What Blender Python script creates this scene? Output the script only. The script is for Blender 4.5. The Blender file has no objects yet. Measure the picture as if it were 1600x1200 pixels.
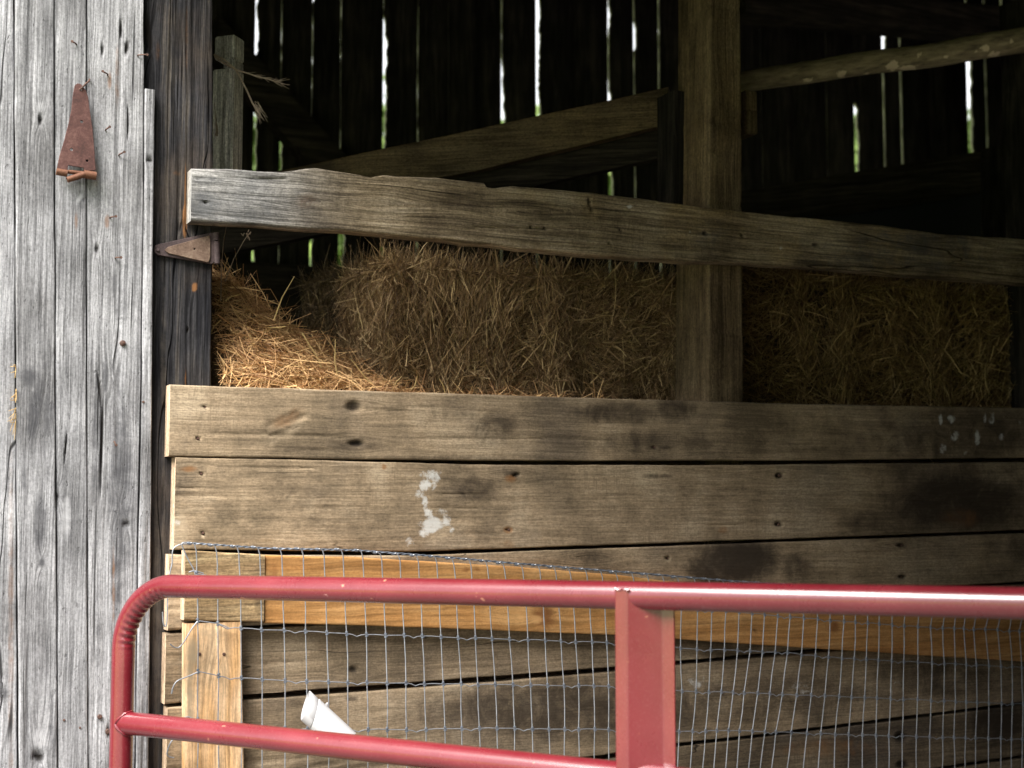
import bpy, bmesh, math, random
import numpy as np
from mathutils import Vector, Matrix
random.seed(7); RNG = np.random.default_rng(11)
S = bpy.context.scene
C = S.collection

# ------------------------------------------------------------------ camera, sky, sun, exposure
YAW = math.radians(-25.0); PITCH = math.atan(190/2222.2)
CAM = Vector((-0.604, -2.973, 1.42)); F = 2222.2
cd = bpy.data.cameras.new('camera'); cam = bpy.data.objects.new('camera', cd); C.objects.link(cam)
cam.location = CAM; cam.rotation_euler = (math.pi/2+PITCH, 0, YAW)
cd.lens = 50; cd.sensor_width = 36; cd.clip_end = 1000
cd.dof.use_dof = True; cd.dof.focus_distance = 3.05; cd.dof.aperture_fstop = 4.0
S.camera = cam
SUN_EL, SUN_AZ = 51.0, -58.0        # light comes from over the viewer's left shoulder
w = bpy.data.worlds.new('World'); S.world = w; w.use_nodes = True
nt = w.node_tree; bg = nt.nodes['Background']
sky = nt.nodes.new('ShaderNodeTexSky'); sky.sky_type = 'NISHITA'; sky.sun_disc = False
sky.sun_elevation = math.radians(SUN_EL); sky.sun_rotation = math.radians(180+SUN_AZ)
sky.dust_density = 3; sky.ozone_density = 1.0
hs = nt.nodes.new('ShaderNodeHueSaturation'); hs.inputs['Saturation'].default_value = 0.12
nt.links.new(sky.outputs[0], hs.inputs['Color']); nt.links.new(hs.outputs[0], bg.inputs['Color'])
bg.inputs['Strength'].default_value = 0.095
sl = bpy.data.lights.new('sun', 'SUN'); sl.energy = 3.0; sl.angle = math.radians(44); sl.color = (1, .962, .915)
so = bpy.data.objects.new('sun', sl); C.objects.link(so)
a, e = math.radians(SUN_AZ), math.radians(SUN_EL)
to_sun = Vector((math.sin(a)*math.cos(e), -math.cos(a)*math.cos(e), math.sin(e)))
so.rotation_euler = to_sun.to_track_quat('Z', 'Y').to_euler(); so.location = (0, -4, 8)
S.view_settings.view_transform = 'Standard'; S.view_settings.look = 'None'
S.view_settings.exposure = 2.3; S.view_settings.gamma = 1
try: S.view_settings.use_curve_mapping = False
except Exception: pass
S.cycles.max_bounces = 6; S.cycles.use_denoising = True

# ------------------------------------------------------------------ measuring helpers
RM = np.array(cam.rotation_euler.to_matrix()); CN = np.array(CAM)
CF = np.array((math.sin(-YAW), math.cos(YAW), 0)); CR = np.array((math.cos(YAW), math.sin(YAW), 0))
def ray(px, py):
    return RM @ np.array(((px-800)/F, (600-py)/F, -1.0))
class Pl:                                   # a vertical plane in the place: origin, horizontal direction
    def __init__(s, ox, oy, ang=0.0):
        s.o = np.array((ox, oy, 0.0)); s.ang = ang
        s.e = np.array((math.cos(ang), math.sin(ang), 0)); s.n = np.array((-math.sin(ang), math.cos(ang), 0))
    def sz(s, px, py):                      # (distance along the plane, height)
        d = ray(px, py); t = ((s.o-CN) @ s.n)/(d @ s.n); p = CN+d*t
        return float((p-s.o) @ s.e), float(p[2])
    def w(s, sv, d, z): return s.o+s.e*sv+s.n*d+np.array((0, 0, z))
    def p(s, px, py, d=0.0):
        q = Pl.__new__(Pl); q.o = s.o+s.n*d; q.ang = s.ang; q.e = s.e; q.n = s.n
        a_, z_ = q.sz(px, py); return q.w(a_, 0, z_)
    def off(s, d): return Pl(s.o[0]+s.n[0]*d, s.o[1]+s.n[1]*d, s.ang)
def through(a_, b_): return Pl(a_[0], a_[1], math.atan2(b_[1]-a_[1], b_[0]-a_[0]))
def proj(P):                                # world points -> photo pixels (for measuring where stains sit)
    q = (np.asarray(P)-CN) @ RM
    return 800+F*q[..., 0]/-q[..., 2], 600-F*q[..., 1]/-q[..., 2]
W0 = Pl(0, 0)                               # front face of the stall boards

def _h(ix, iy, seed):
    v = np.sin(ix*127.1+iy*311.7+seed*74.7)*43758.5453
    return v-np.floor(v)
def vnoise(x, y, seed=0):
    x = np.asarray(x, float); y = np.asarray(y, float)
    ix, iy = np.floor(x), np.floor(y); fx, fy = x-ix, y-iy
    fx = fx*fx*(3-2*fx); fy = fy*fy*(3-2*fy)
    return (_h(ix, iy, seed)*(1-fx)+_h(ix+1, iy, seed)*fx)*(1-fy)+(_h(ix, iy+1, seed)*(1-fx)+_h(ix+1, iy+1, seed)*fx)*fy
def fbm(x, y, seed=0, o=4):
    s = 0; a_ = .5
    for k in range(o): s = s+a_*vnoise(x*2**k, y*2**k, seed+k*3); a_ *= .5
    return s/(1-.5**o)
def sstep(x, a_, b_):
    t = np.clip((x-a_)/(b_-a_), 0, 1); return t*t*(3-2*t)

# ------------------------------------------------------------------ object helpers
def tag(o, label=None, cat=None, group=None, kind=None):
    if label: o['label'] = label
    if cat: o['category'] = cat
    if group: o['group'] = group
    if kind: o['kind'] = kind
    return o
def thing(name, loc, label, cat, group=None):
    o = bpy.data.objects.new(name, None); C.objects.link(o); o.location = loc; o.empty_display_size = .05
    return tag(o, label, cat, group)
def link(name, me, mats, parent=None, loc=(0, 0, 0), rz=0.0):
    o = bpy.data.objects.new(name, me); C.objects.link(o)
    for m in (mats if isinstance(mats, (list, tuple)) else [mats]): me.materials.append(m)
    o.rotation_euler = (0, 0, rz)
    if parent is not None:
        o.parent = parent; o.location = Vector(loc)-parent.location
    else: o.location = loc
    return o
def fattr(me, name, vals):
    at = me.attributes.new(name, 'FLOAT', 'POINT'); at.data.foreach_set('value', np.asarray(vals, np.float32).ravel())
def mesh_np(name, V, Fq, smooth=True):
    me = bpy.data.meshes.new(name); V = np.asarray(V, np.float32)
    me.vertices.add(len(V)); me.vertices.foreach_set('co', V.ravel())
    Fq = np.asarray(Fq, np.int32); k = Fq.shape[1]
    me.loops.add(Fq.size); me.loops.foreach_set('vertex_index', Fq.ravel())
    me.polygons.add(len(Fq)); me.polygons.foreach_set('loop_start', np.arange(0, Fq.size, k, dtype=np.int32))
    me.update(calc_edges=True)
    if smooth: me.polygons.foreach_set('use_smooth', np.ones(len(Fq), bool))
    return me
class MB:                                   # gathers simple shapes into one mesh
    def __init__(s): s.V = []; s.F = []
    def add(s, V, Fs):
        b = len(s.V); s.V += [tuple(v) for v in V]; s.F += [tuple(i+b for i in f) for f in Fs]
    def hexa(s, a_, b_):                    # two quads (4 points each, same order)
        s.add(list(a_)+list(b_), [(3, 2, 1, 0), (4, 5, 6, 7), (0, 1, 5, 4), (1, 2, 6, 5), (2, 3, 7, 6), (3, 0, 4, 7)])
    def box(s, lo, hi):
        x0, y0, z0 = lo; x1, y1, z1 = hi
        s.hexa([(x0, y0, z0), (x1, y0, z0), (x1, y1, z0), (x0, y1, z0)], [(x0, y0, z1), (x1, y0, z1), (x1, y1, z1), (x0, y1, z1)])
    def tube(s, pts, r, n=10, caps=True, rfn=None):
        P = np.array([tuple(p) for p in pts], float); m = len(P)
        T = np.gradient(P, axis=0); T /= np.linalg.norm(T, axis=1)[:, None]+1e-12
        up = np.array((0, 0, 1.0)) if abs(T[0][2]) < .9 else np.array((0, 1.0, 0))
        N = np.cross(T[0], up); N /= np.linalg.norm(N); rings = []
        for i in range(m):
            N = N-T[i]*(N @ T[i]); N /= np.linalg.norm(N); B = np.cross(T[i], N)
            for k in range(n):
                th = 2*math.pi*k/n; dv = N*math.cos(th)+B*math.sin(th)
                rr = (r[i] if hasattr(r, '__len__') else r)
                if rfn: rr = rfn(i, dv, rr)
                rings.append(P[i]+dv*rr)
        Fs = [(i*n+k, i*n+(k+1) % n, (i+1)*n+(k+1) % n, (i+1)*n+k) for i in range(m-1) for k in range(n)]
        if caps: Fs += [tuple(range(n))[::-1], tuple(range((m-1)*n, m*n))]
        s.add(rings, Fs)
    def build(s, name, mats, parent=None, origin=(0, 0, 0), smooth=True, bevel=0, rz=0.0):
        me = bpy.data.meshes.new(name); o = np.array(origin, float)
        V = np.array(s.V, float)-o
        if rz:
            c_, s_ = math.cos(-rz), math.sin(-rz); V = V @ np.array(((c_, s_, 0), (-s_, c_, 0), (0, 0, 1)))
        me.from_pydata(V.tolist(), [], s.F); me.update()
        bm = bmesh.new(); bm.from_mesh(me)
        if bevel: bmesh.ops.bevel(bm, geom=list(bm.edges), offset=bevel, segments=2, affect='EDGES')
        bmesh.ops.recalc_face_normals(bm, faces=bm.faces); bm.to_mesh(me); bm.free()
        if smooth:
            me.polygons.foreach_set('use_smooth', np.ones(len(me.polygons), bool))
            me.set_sharp_from_angle(angle=math.radians(40))
        return link(name, me, mats, parent, origin, rz)

# ------------------------------------------------------------------ material helpers
class G:
    def __init__(s, name):
        s.m = bpy.data.materials.new(name); s.m.use_nodes = True; s.t = s.m.node_tree
        s.b = s.t.nodes['Principled BSDF']
    def put(s, sock, v):
        if isinstance(v, bpy.types.NodeSocket): s.t.links.new(v, sock)
        elif isinstance(v, (tuple, list)) and sock.type == 'RGBA': sock.default_value = (*v[:3], 1)
        else: sock.default_value = v
    def nd(s, ty, **kw):
        n = s.t.nodes.new(ty)
        for k, v in kw.items(): setattr(n, k, v)
        return n
    def math(s, op, a_, b_=0.0, c_=None, clamp=False):
        n = s.nd('ShaderNodeMath', operation=op, use_clamp=clamp); s.put(n.inputs[0], a_); s.put(n.inputs[1], b_)
        if c_ is not None: s.put(n.inputs[2], c_)
        return n.outputs[0]
    def vm(s, op, a_, b_):
        n = s.nd('ShaderNodeVectorMath', operation=op); s.put(n.inputs[0], a_); s.put(n.inputs[1], b_); return n.outputs[0]
    def noise(s, vec, scale=1.0, detail=3.0, rough=.55, dist=0.0):
        n = s.nd('ShaderNodeTexNoise'); s.put(n.inputs['Vector'], vec); n.inputs['Scale'].default_value = scale
        n.inputs['Detail'].default_value = detail; n.inputs['Roughness'].default_value = rough; n.inputs['Distortion'].default_value = dist
        return n.outputs[0]
    def ramp(s, f, stops):
        n = s.nd('ShaderNodeValToRGB'); r = n.color_ramp
        while len(r.elements) < len(stops): r.elements.new(.5)
        for el, (p, c_) in zip(r.elements, stops): el.position = p; el.color = (*c_, 1)
        s.put(n.inputs[0], f); return n.outputs[0]
    def mr(s, f, a_, b_, c_=0.0, d_=1.0):
        n = s.nd('ShaderNodeMapRange', interpolation_type='SMOOTHSTEP')
        for i, v in enumerate((f, a_, b_, c_, d_)): s.put(n.inputs[i], v)
        return n.outputs[0]
    def mix(s, f, a_, b_, mode='MIX'):
        n = s.nd('ShaderNodeMix', data_type='RGBA', blend_type=mode); s.put(n.inputs[0], f)
        s.put(n.inputs[6], a_); s.put(n.inputs[7], b_); return n.outputs[2]
    def attr(s, name): return s.nd('ShaderNodeAttribute', attribute_name=name).outputs['Fac']
    def coord(s): return s.nd('ShaderNodeTexCoord').outputs['Object']
    def rnd(s): return s.nd('ShaderNodeObjectInfo').outputs['Random']
    def bump(s, h, strength, dist):
        n = s.nd('ShaderNodeBump'); n.inputs['Strength'].default_value = strength; n.inputs['Distance'].default_value = dist
        s.put(n.inputs['Height'], h); s.put(s.b.inputs['Normal'], n.outputs[0])
    def done(s, col=None, rough=None, **kw):
        if col is not None: s.put(s.b.inputs['Base Color'], col)
        if rough is not None: s.put(s.b.inputs['Roughness'], rough)
        for k, v in kw.items(): s.put(s.b.inputs[k], v)
        return s.m

def wood(name, dark, mid, light, axis='x', fine=260, broad=45, wob=.02, wts=(.35, .4, .25), lo=.32, hi=.68, saw=0.0, crack=.012,
         crackcut=.5, bump=.5, bdist=.002, rough=.85, stain=(.03, .022, .016), white=(.62, .62, .6), tint=None, tintamt=.0, vary=.25,
         rings=0.0, ringc=(.3, .13, .04), ringf=70, speck=0.0, checks=.72, gr=.6, grt=.22, spec=.15):
    g = G(name); co = g.coord(); r = g.rnd()
    off = g.nd('ShaderNodeCombineXYZ'); g.put(off.inputs[0], g.math('MULTIPLY', r, 37.0)); g.put(off.inputs[1], g.math('MULTIPLY', r, 11.0)); g.put(off.inputs[2], g.math('MULTIPLY', r, 23.0))
    p = g.vm('ADD', co, off.outputs[0])
    sx = {'x': (1, .0, 0), 'z': (0, 0, 1)}[axis]
    wn = g.math('MULTIPLY_ADD', g.noise(p, 5.0, 2.0), wob*2, -wob)
    kn = g.attr('swirl')
    wv = g.nd('ShaderNodeCombineXYZ'); tot = g.math('ADD', wn, kn)
    g.put(wv.inputs[2 if axis == 'x' else 0], tot)
    q = g.vm('ADD', p, wv.outputs[0])
    def st(along, across):
        return g.vm('MULTIPLY', q, (along, across*.5, across) if axis == 'x' else (across, across*.5, along))
    f1 = g.noise(st(7, fine), 1, 3, .6); f2 = g.noise(st(1.3, broad), 1, 5, .6); f3 = g.noise(p, 5.5, 6, .6)
    fm = g.noise(st(4, fine*.38), 1, 2, .5)
    v = g.math('MULTIPLY_ADD', g.math('SUBTRACT', f3, .5), wts[2]*1.6, g.math('MULTIPLY_ADD', g.math('SUBTRACT', fm, .5), .75*gr, g.math('MULTIPLY_ADD', g.math('SUBTRACT', f2, .5), gr, .5)))
    col = g.ramp(v, [(lo, dark), ((lo+hi)/2, mid), (hi, light)])
    fk = wts[0]*1.5
    fval = g.mr(f1, .28, .68, 1-fk, 1+fk*.7)
    grit = g.math('ADD', g.mr(g.noise(st(90, 420), 1, 2, .6), .3, .7, -grt, grt), g.mr(g.noise(p, 210, 3, .7), .3, .7, -grt, grt))
    fval = g.math('MULTIPLY', fval, g.math('ADD', grit, 1.0))
    if rings:
        ph = g.math('ADD', g.math('MULTIPLY', g.noise(st(.8, 6), 1, 2, .4), ringf), 0.0)
        rg = g.math('POWER', g.math('MULTIPLY_ADD', g.math('SINE', ph), .5, .5), 3.0)
        col = g.mix(g.math('MULTIPLY', rg, rings), col, ringc)
    if tintamt:
        col = g.mix(g.math('MULTIPLY', g.mr(g.noise(p, 3.2, 5, .65), .45, .68), tintamt), col, tint)
    hv = g.nd('ShaderNodeHueSaturation'); g.put(hv.inputs['Color'], col); g.put(hv.inputs['Value'], g.math('MULTIPLY', g.math('MULTIPLY_ADD', r, vary, 1-vary*.5), fval)); col = hv.outputs[0]
    sw = None
    if saw:
        s1 = g.vm('MULTIPLY', g.vm('ADD', p, (0, 0, 0)), (290, 20, 26) if axis == 'x' else (26, 20, 290))
        sw = g.noise(s1, 1, 2, .5)
        col = g.mix(g.math('MULTIPLY', g.mr(sw, .5, .72), g.math('MULTIPLY', g.mr(g.noise(p, 4.0, 3), .45, .68), saw)), col, dark)
    cn = g.math('ABSOLUTE', g.math('SUBTRACT', g.noise(st(.55, 5), 1, 4, .45), .5))
    ck = g.math('MULTIPLY', g.mr(cn, 0.0, crack*.35, 1.0, 0.0), g.mr(g.noise(st(1.1, 4), 1, 2), crackcut, crackcut+.06))
    ck = g.math('MAXIMUM', ck, g.math('MULTIPLY', g.mr(g.noise(st(2.0, 130), 1, 2, .5), checks, checks+.06), .85))
    pits = None
    if speck:
        pits = g.math('MULTIPLY', g.mr(g.noise(st(60, 150), 1, 2), .66, .74), speck)
        col = g.mix(pits, col, tuple(c_*.3 for c_ in dark))
    brk = g.math('MULTIPLY_ADD', g.noise(p, 17, 8, .74, .9), 1.7, -.85)
    def msk(nm, k=1.0):
        at = g.attr(nm); gate = g.mr(at, .02, .25)
        return g.math('MULTIPLY', g.mr(g.math('MULTIPLY_ADD', brk, gate, at), .0, 1.1), k)
    ds_ = g.nd('ShaderNodeHueSaturation'); g.put(ds_.inputs['Color'], col); g.put(ds_.inputs['Saturation'], g.math('MULTIPLY_ADD', g.attr('grey'), -.85, 1.0)); col = ds_.outputs[0]
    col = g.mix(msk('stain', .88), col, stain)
    col = g.mix(msk('bare', .8), col, tuple(c_*1.25 for c_ in light))
    col = g.mix(g.math('MULTIPLY', msk('rusty'), .7), col, (.22, .10, .035))
    fine_brk = g.noise(p, 95, 4, .7)
    wn2 = g.math('MULTIPLY_ADD', fine_brk, .35, g.noise(p, 42, 8, .75, .8))
    wm = g.math('MULTIPLY', g.mr(g.math('MULTIPLY_ADD', g.attr('white'), .46, g.math('MULTIPLY', wn2, 1.25)), 1.02, 1.36), g.mr(g.attr('white'), .03, .3))
    col = g.mix(g.math('MULTIPLY', wm, .72), col, white)
    col = g.mix(ck, col, tuple(c_*.25 for c_ in dark))
    col = g.mix(g.attr('hole'), col, (.012, .009, .007))
    h = g.math('ADD', g.math('ADD', g.math('MULTIPLY', f1, .55), g.math('MULTIPLY', fm, .3)), g.math('MULTIPLY', f2, .8))
    h = g.math('SUBTRACT', h, g.math('MULTIPLY', ck, 1.2))
    if sw: h = g.math('ADD', h, g.math('MULTIPLY', sw, .25))
    if pits: h = g.math('SUBTRACT', h, pits)
    g.bump(h, bump, bdist)
    return g.done(col, rough, **{'Specular IOR Level': spec})

M_SID = wood('weathered_grey_wood', (.13, .129, .134), (.262, .260, .269), (.36, .358, .368), 'z', 330, 75, .004, (.30, .42, .5), .30, .70, gr=.34, grt=.17,
             crack=.014, crackcut=.48, bump=.8, bdist=.0022, stain=(.05, .05, .055), tint=(.12, .117, .118), tintamt=.62, speck=.45, checks=.69)
M_SIDB = wood('brown_grey_wood', (.10, .09, .075), (.24, .215, .185), (.40, .37, .33), 'z', 330, 75, .004, (.42, .42, .2), .36, .62, gr=.85,
              crack=.012, bump=.9, bdist=.003, stain=(.05, .05, .05), tint=(.25, .19, .11), tintamt=.5)
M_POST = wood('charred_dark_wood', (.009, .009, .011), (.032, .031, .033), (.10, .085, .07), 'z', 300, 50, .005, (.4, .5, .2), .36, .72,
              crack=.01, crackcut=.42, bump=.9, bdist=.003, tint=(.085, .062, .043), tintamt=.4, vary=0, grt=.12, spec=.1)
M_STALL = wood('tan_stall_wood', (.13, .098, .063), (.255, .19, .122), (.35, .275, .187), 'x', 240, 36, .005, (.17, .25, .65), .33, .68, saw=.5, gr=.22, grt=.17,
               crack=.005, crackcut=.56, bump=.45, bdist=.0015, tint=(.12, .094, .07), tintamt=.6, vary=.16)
M_DIRTY = wood('dirty_stall_wood', (.075, .056, .036), (.13, .098, .064), (.19, .148, .098), 'x', 240, 36, .005, (.22, .25, .5), .33, .68, saw=.5, gr=.22, grt=.17,
               crack=.006, crackcut=.5, bump=.45, bdist=.0015, tint=(.07, .058, .05), tintamt=.6, vary=.2)
M_END = wood('fresh_end_grain', (.36, .25, .165), (.50, .365, .25), (.59, .45, .325), 'z', 200, 60, .01, (.3, .4, .3), .3, .7, crack=.01,
             bump=.35, bdist=.001, vary=.15)
M_RAIL = wood('rough_rail_wood', (.075, .055, .034), (.20, .153, .097), (.32, .258, .178), 'x', 270, 60, .005, (.34, .28, .55), .33, .67, saw=.5,
              crack=.009, crackcut=.5, bump=.9, bdist=.0025, tint=(.34, .235, .105), tintamt=.45, stain=(.085, .088, .095), vary=0, gr=.5, grt=.22)
M_ORANGE = wood('orange_board_wood', (.27, .13, .042), (.385, .20, .072), (.46, .265, .11), 'x', 200, 30, .008, (.2, .45, .3), .3, .7, saw=.25,
                crack=.002, crackcut=.7, bump=.25, bdist=.001, stain=(.16, .06, .02), rings=.25, ringc=(.32, .14, .04), grt=.1, checks=.8, vary=0)
M_BLOCK = wood('brown_plank_wood', (.15, .097, .048), (.27, .185, .096), (.36, .27, .15), 'x', 200, 40, .02, (.3, .4, .3), .3, .7,
               crack=.003, crackcut=.65, bump=.3, bdist=.001, rings=.4, ringc=(.17, .11, .06), ringf=120, vary=0)
M_PINE = wood('new_pine_wood', (.42, .265, .14), (.585, .39, .225), (.67, .49, .31), 'z', 180, 30, .01, (.3, .4, .3), .3, .7,
              crack=.002, crackcut=.8, bump=.25, bdist=.001, rings=.6, ringc=(.46, .25, .09), ringf=110, grt=.1, checks=.8, stain=(.3, .24, .16), vary=0)
M_BEAM = wood('old_brown_timber', (.05, .034, .019), (.115, .08, .046), (.19, .14, .083), 'z', 260, 34, .006, (.25, .4, .4), .33, .68, saw=.3,
              crack=.005, crackcut=.55, bump=.5, bdist=.0015, stain=(.06, .05, .052), tint=(.22, .15, .07), tintamt=.4, vary=.15)
M_BEAMX = wood('old_brown_plank', (.035, .024, .014), (.08, .056, .032), (.13, .095, .057), 'x', 260, 34, .006, (.25, .4, .4), .33, .68, saw=.3,
               crack=.005, crackcut=.55, bump=.5, bdist=.0015, tint=(.2, .14, .07), tintamt=.4, vary=.15)
M_DARK = wood('shaded_barn_wood', (.009, .008, .006), (.02, .017, .014), (.045, .037, .029), 'z', 150, 20, .01, bump=.2, crack=.004, grt=.08, spec=.06)  # the barn's inner gloom is put into the wood colour
M_DARKX = wood('shaded_barn_timber', (.011, .009, .007), (.026, .021, .016), (.055, .044, .032), 'x', 150, 20, .01, bump=.2, crack=.004, grt=.08, spec=.06)  # timber colour lowered likewise to deepen the shade inside
M_GREYPOST = wood('grey_inner_wood', (.14, .122, .10), (.29, .26, .22), (.44, .40, .345), 'z', 300, 50, .006, bump=.7, stain=(.04, .04, .042), crack=.006)

M_GREYLIT = wood('brightened_grey_wood', (.24, .225, .20), (.48, .46, .42), (.66, .635, .59), 'z', 300, 50, .006, bump=.7, crack=.006)  # inner grey wood brightened in colour to offset the corner post's shade

def m_rust(name, c1, c2, c3, sc=60):
    g = G(name); co = g.coord()
    f = g.math('ADD', g.math('MULTIPLY', g.noise(co, sc*.4, 5, .65), .6), g.math('MULTIPLY', g.noise(co, sc*4, 3, .7), .4))
    col = g.ramp(f, [(.34, c1), (.5, c2), (.68, c3)])
    col = g.mix(g.mr(g.attr('white'), .2, .8), col, (.55, .5, .45))
    g.bump(g.noise(co, sc*6, 5, .7), .35, .0012)
    return g.done(col, .72, **{'Metallic': .15, 'Specular IOR Level': .35})
M_RUST = m_rust('rusty_red_iron', (.04, .019, .016), (.085, .037, .031), (.16, .082, .068))
M_RUST2 = m_rust('rusty_orange_iron', (.06, .026, .015), (.12, .05, .027), (.19, .09, .05))
M_RUST3 = m_rust('rusty_brown_iron', (.065, .04, .029), (.14, .09, .064), (.25, .185, .135))
M_RUST4 = m_rust('dark_purple_iron', (.03, .022, .022), (.065, .045, .045), (.12, .085, .08))
def m_nail():
    g = G('rusty_nail_iron'); f = g.noise(g.coord(), 300, 3)
    return g.done(g.ramp(f, [(.35, (.035, .018, .014)), (.65, (.12, .058, .038))]), .75)
M_NAIL = m_nail()
def m_gate():
    g = G('red_gate_paint'); co = g.coord()
    fade = g.noise(co, 7, 4, .6)
    col = g.mix(g.mr(fade, .35, .7), (.145, .0095, .0165), (.175, .016, .024))
    sc = g.mr(g.noise(co, 42, 3, .6), .69, .74)
    sc2 = g.mr(g.noise(g.vm('MULTIPLY', co, (1, 1, 1.6)), 26, 5, .7), .70, .76)
    col = g.mix(g.math('MULTIPLY', sc, .55), col, (.62, .28, .16)); col = g.mix(g.math('MULTIPLY', sc2, .6), col, (.60, .33, .3))
    dust = g.mr(g.noise(co, 300, 3, .7), .5, .8)
    col = g.mix(g.math('MULTIPLY', dust, .12), col, (.55, .3, .28))
    rg = g.math('MULTIPLY_ADD', g.noise(co, 15, 5, .65), .22, .18)
    rg = g.math('ADD', rg, g.math('MULTIPLY', g.math('MAXIMUM', sc, sc2), .3))
    g.bump(g.math('ADD', g.noise(co, 60, 4), g.math('MULTIPLY', sc2, .3)), .08, .001)
    return g.done(col, rg, **{'Specular IOR Level': .4, 'Coat Weight': .85, 'Coat Roughness': .23, 'Coat IOR': 1.8})
M_GATE = m_gate()
def m_wire():
    g = G('galvanised_wire'); f = g.noise(g.coord(), 90, 4, .6)
    return g.done(g.ramp(f, [(.3, (.19, .20, .22)), (.7, (.35, .36, .385))]), .42, **{'Metallic': .35})
M_WIRE = m_wire()
def m_knot():
    g = G('crimped_wire_steel'); f = g.noise(g.coord(), 120, 3)
    return g.done(g.ramp(f, [(.3, (.12, .14, .18)), (.7, (.26, .29, .34))]), .5, **{'Metallic': .5})
M_KNOT = m_knot()
def m_pvc():
    g = G('white_plastic'); co = g.coord()
    col = g.mix(g.mr(g.noise(co, 30, 5, .7), .55, .8), (.54, .54, .55), (.42, .41, .39))
    g.bump(g.noise(co, 40, 3), .05, .001)
    return g.done(col, .38)
M_PVC = m_pvc()
def m_straw(name, stops, tr=.15):
    g = G(name); r = g.attr('rnd'); co = g.coord()
    f = g.math('ADD', g.math('MULTIPLY', r, .72), g.math('MULTIPLY', g.noise(co, 9, 3, .6), .28))
    col = g.ramp(f, stops)
    return g.done(col, .55, **{'Specular IOR Level': .35})
M_HAYB = m_straw('brown_bale_straw', [(.12, (.06, .033, .014)), (.35, (.19, .112, .05)), (.6, (.35, .225, .11)), (.8, (.58, .42, .22))])
M_HAYG = m_straw('olive_bale_straw', [(.12, (.055, .03, .011)), (.35, (.19, .11, .04)), (.6, (.37, .235, .09)), (.8, (.6, .43, .19))])
M_HAYSHADE = m_straw('shaded_bale_straw', [(.12, (.025, .015, .006)), (.35, (.075, .046, .02)), (.6, (.15, .098, .045)), (.85, (.30, .21, .10))])  # straw darkened in colour to carry the shade on a bale end
M_HAYP = m_straw('orange_loose_straw', [(.12, (.15, .07, .028)), (.35, (.36, .19, .08)), (.6, (.54, .32, .145)), (.8, (.70, .46, .21))])
def m_core(name, c_):
    g = G(name); f = g.noise(g.vm('MULTIPLY', g.coord(), (60, 60, 200)), 1, 4)
    g.bump(f, 1, .01); return g.done(g.ramp(f, [(.35, tuple(v*.5 for v in c_)), (.65, c_)]), .9)
M_CORE = m_core('packed_straw', (.025, .016, .007)); M_CORP = m_core('packed_orange_straw', (.13, .07, .03))
def m_bark():
    g = G('log_bark'); co = g.coord()
    f = g.noise(g.vm('MULTIPLY', co, (14, 60, 60)), 1, 5, .65)
    col = g.ramp(f, [(.32, (.10, .075, .045)), (.5, (.22, .17, .10)), (.7, (.34, .27, .17))])
    col = g.mix(g.mr(g.math('ADD', g.attr('bare'), g.math('MULTIPLY_ADD', g.noise(co, 55, 6, .7), 2.2, -1.1)), .4, .7), col, (.58, .46, .31))
    g.bump(f, .8, .004); return g.done(col, .9)
M_BARK = m_bark()
def m_simple(name, stops, sc, rough=.9):
    g = G(name); f = g.noise(g.coord(), sc, 6, .65); return g.done(g.ramp(f, stops), rough)
M_GROUND = m_simple('trodden_earth', [(.35, (.06, .056, .05)), (.65, (.14, .132, .118))], 3)
M_GRASS = m_simple('bright_meadow_grass', [(.35, (.05, .09, .012)), (.5, (.12, .19, .02)), (.65, (.22, .30, .05))], .35)
M_LEAF = m_simple('tree_leaves', [(.3, (.03, .06, .012)), (.7, (.11, .16, .03))], 2)
M_TWINE = m_simple('baling_twine', [(.3, (.22, .17, .12)), (.7, (.42, .34, .25))], 200)
M_TIN = m_simple('dark_sheet_metal', [(.3, (.003, .0036, .004)), (.7, (.008, .0095, .0098))], 8, .95)
M_ROOF = m_simple('roof_boards', [(.3, (.012, .01, .008)), (.7, (.03, .024, .018))], 6)

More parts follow.
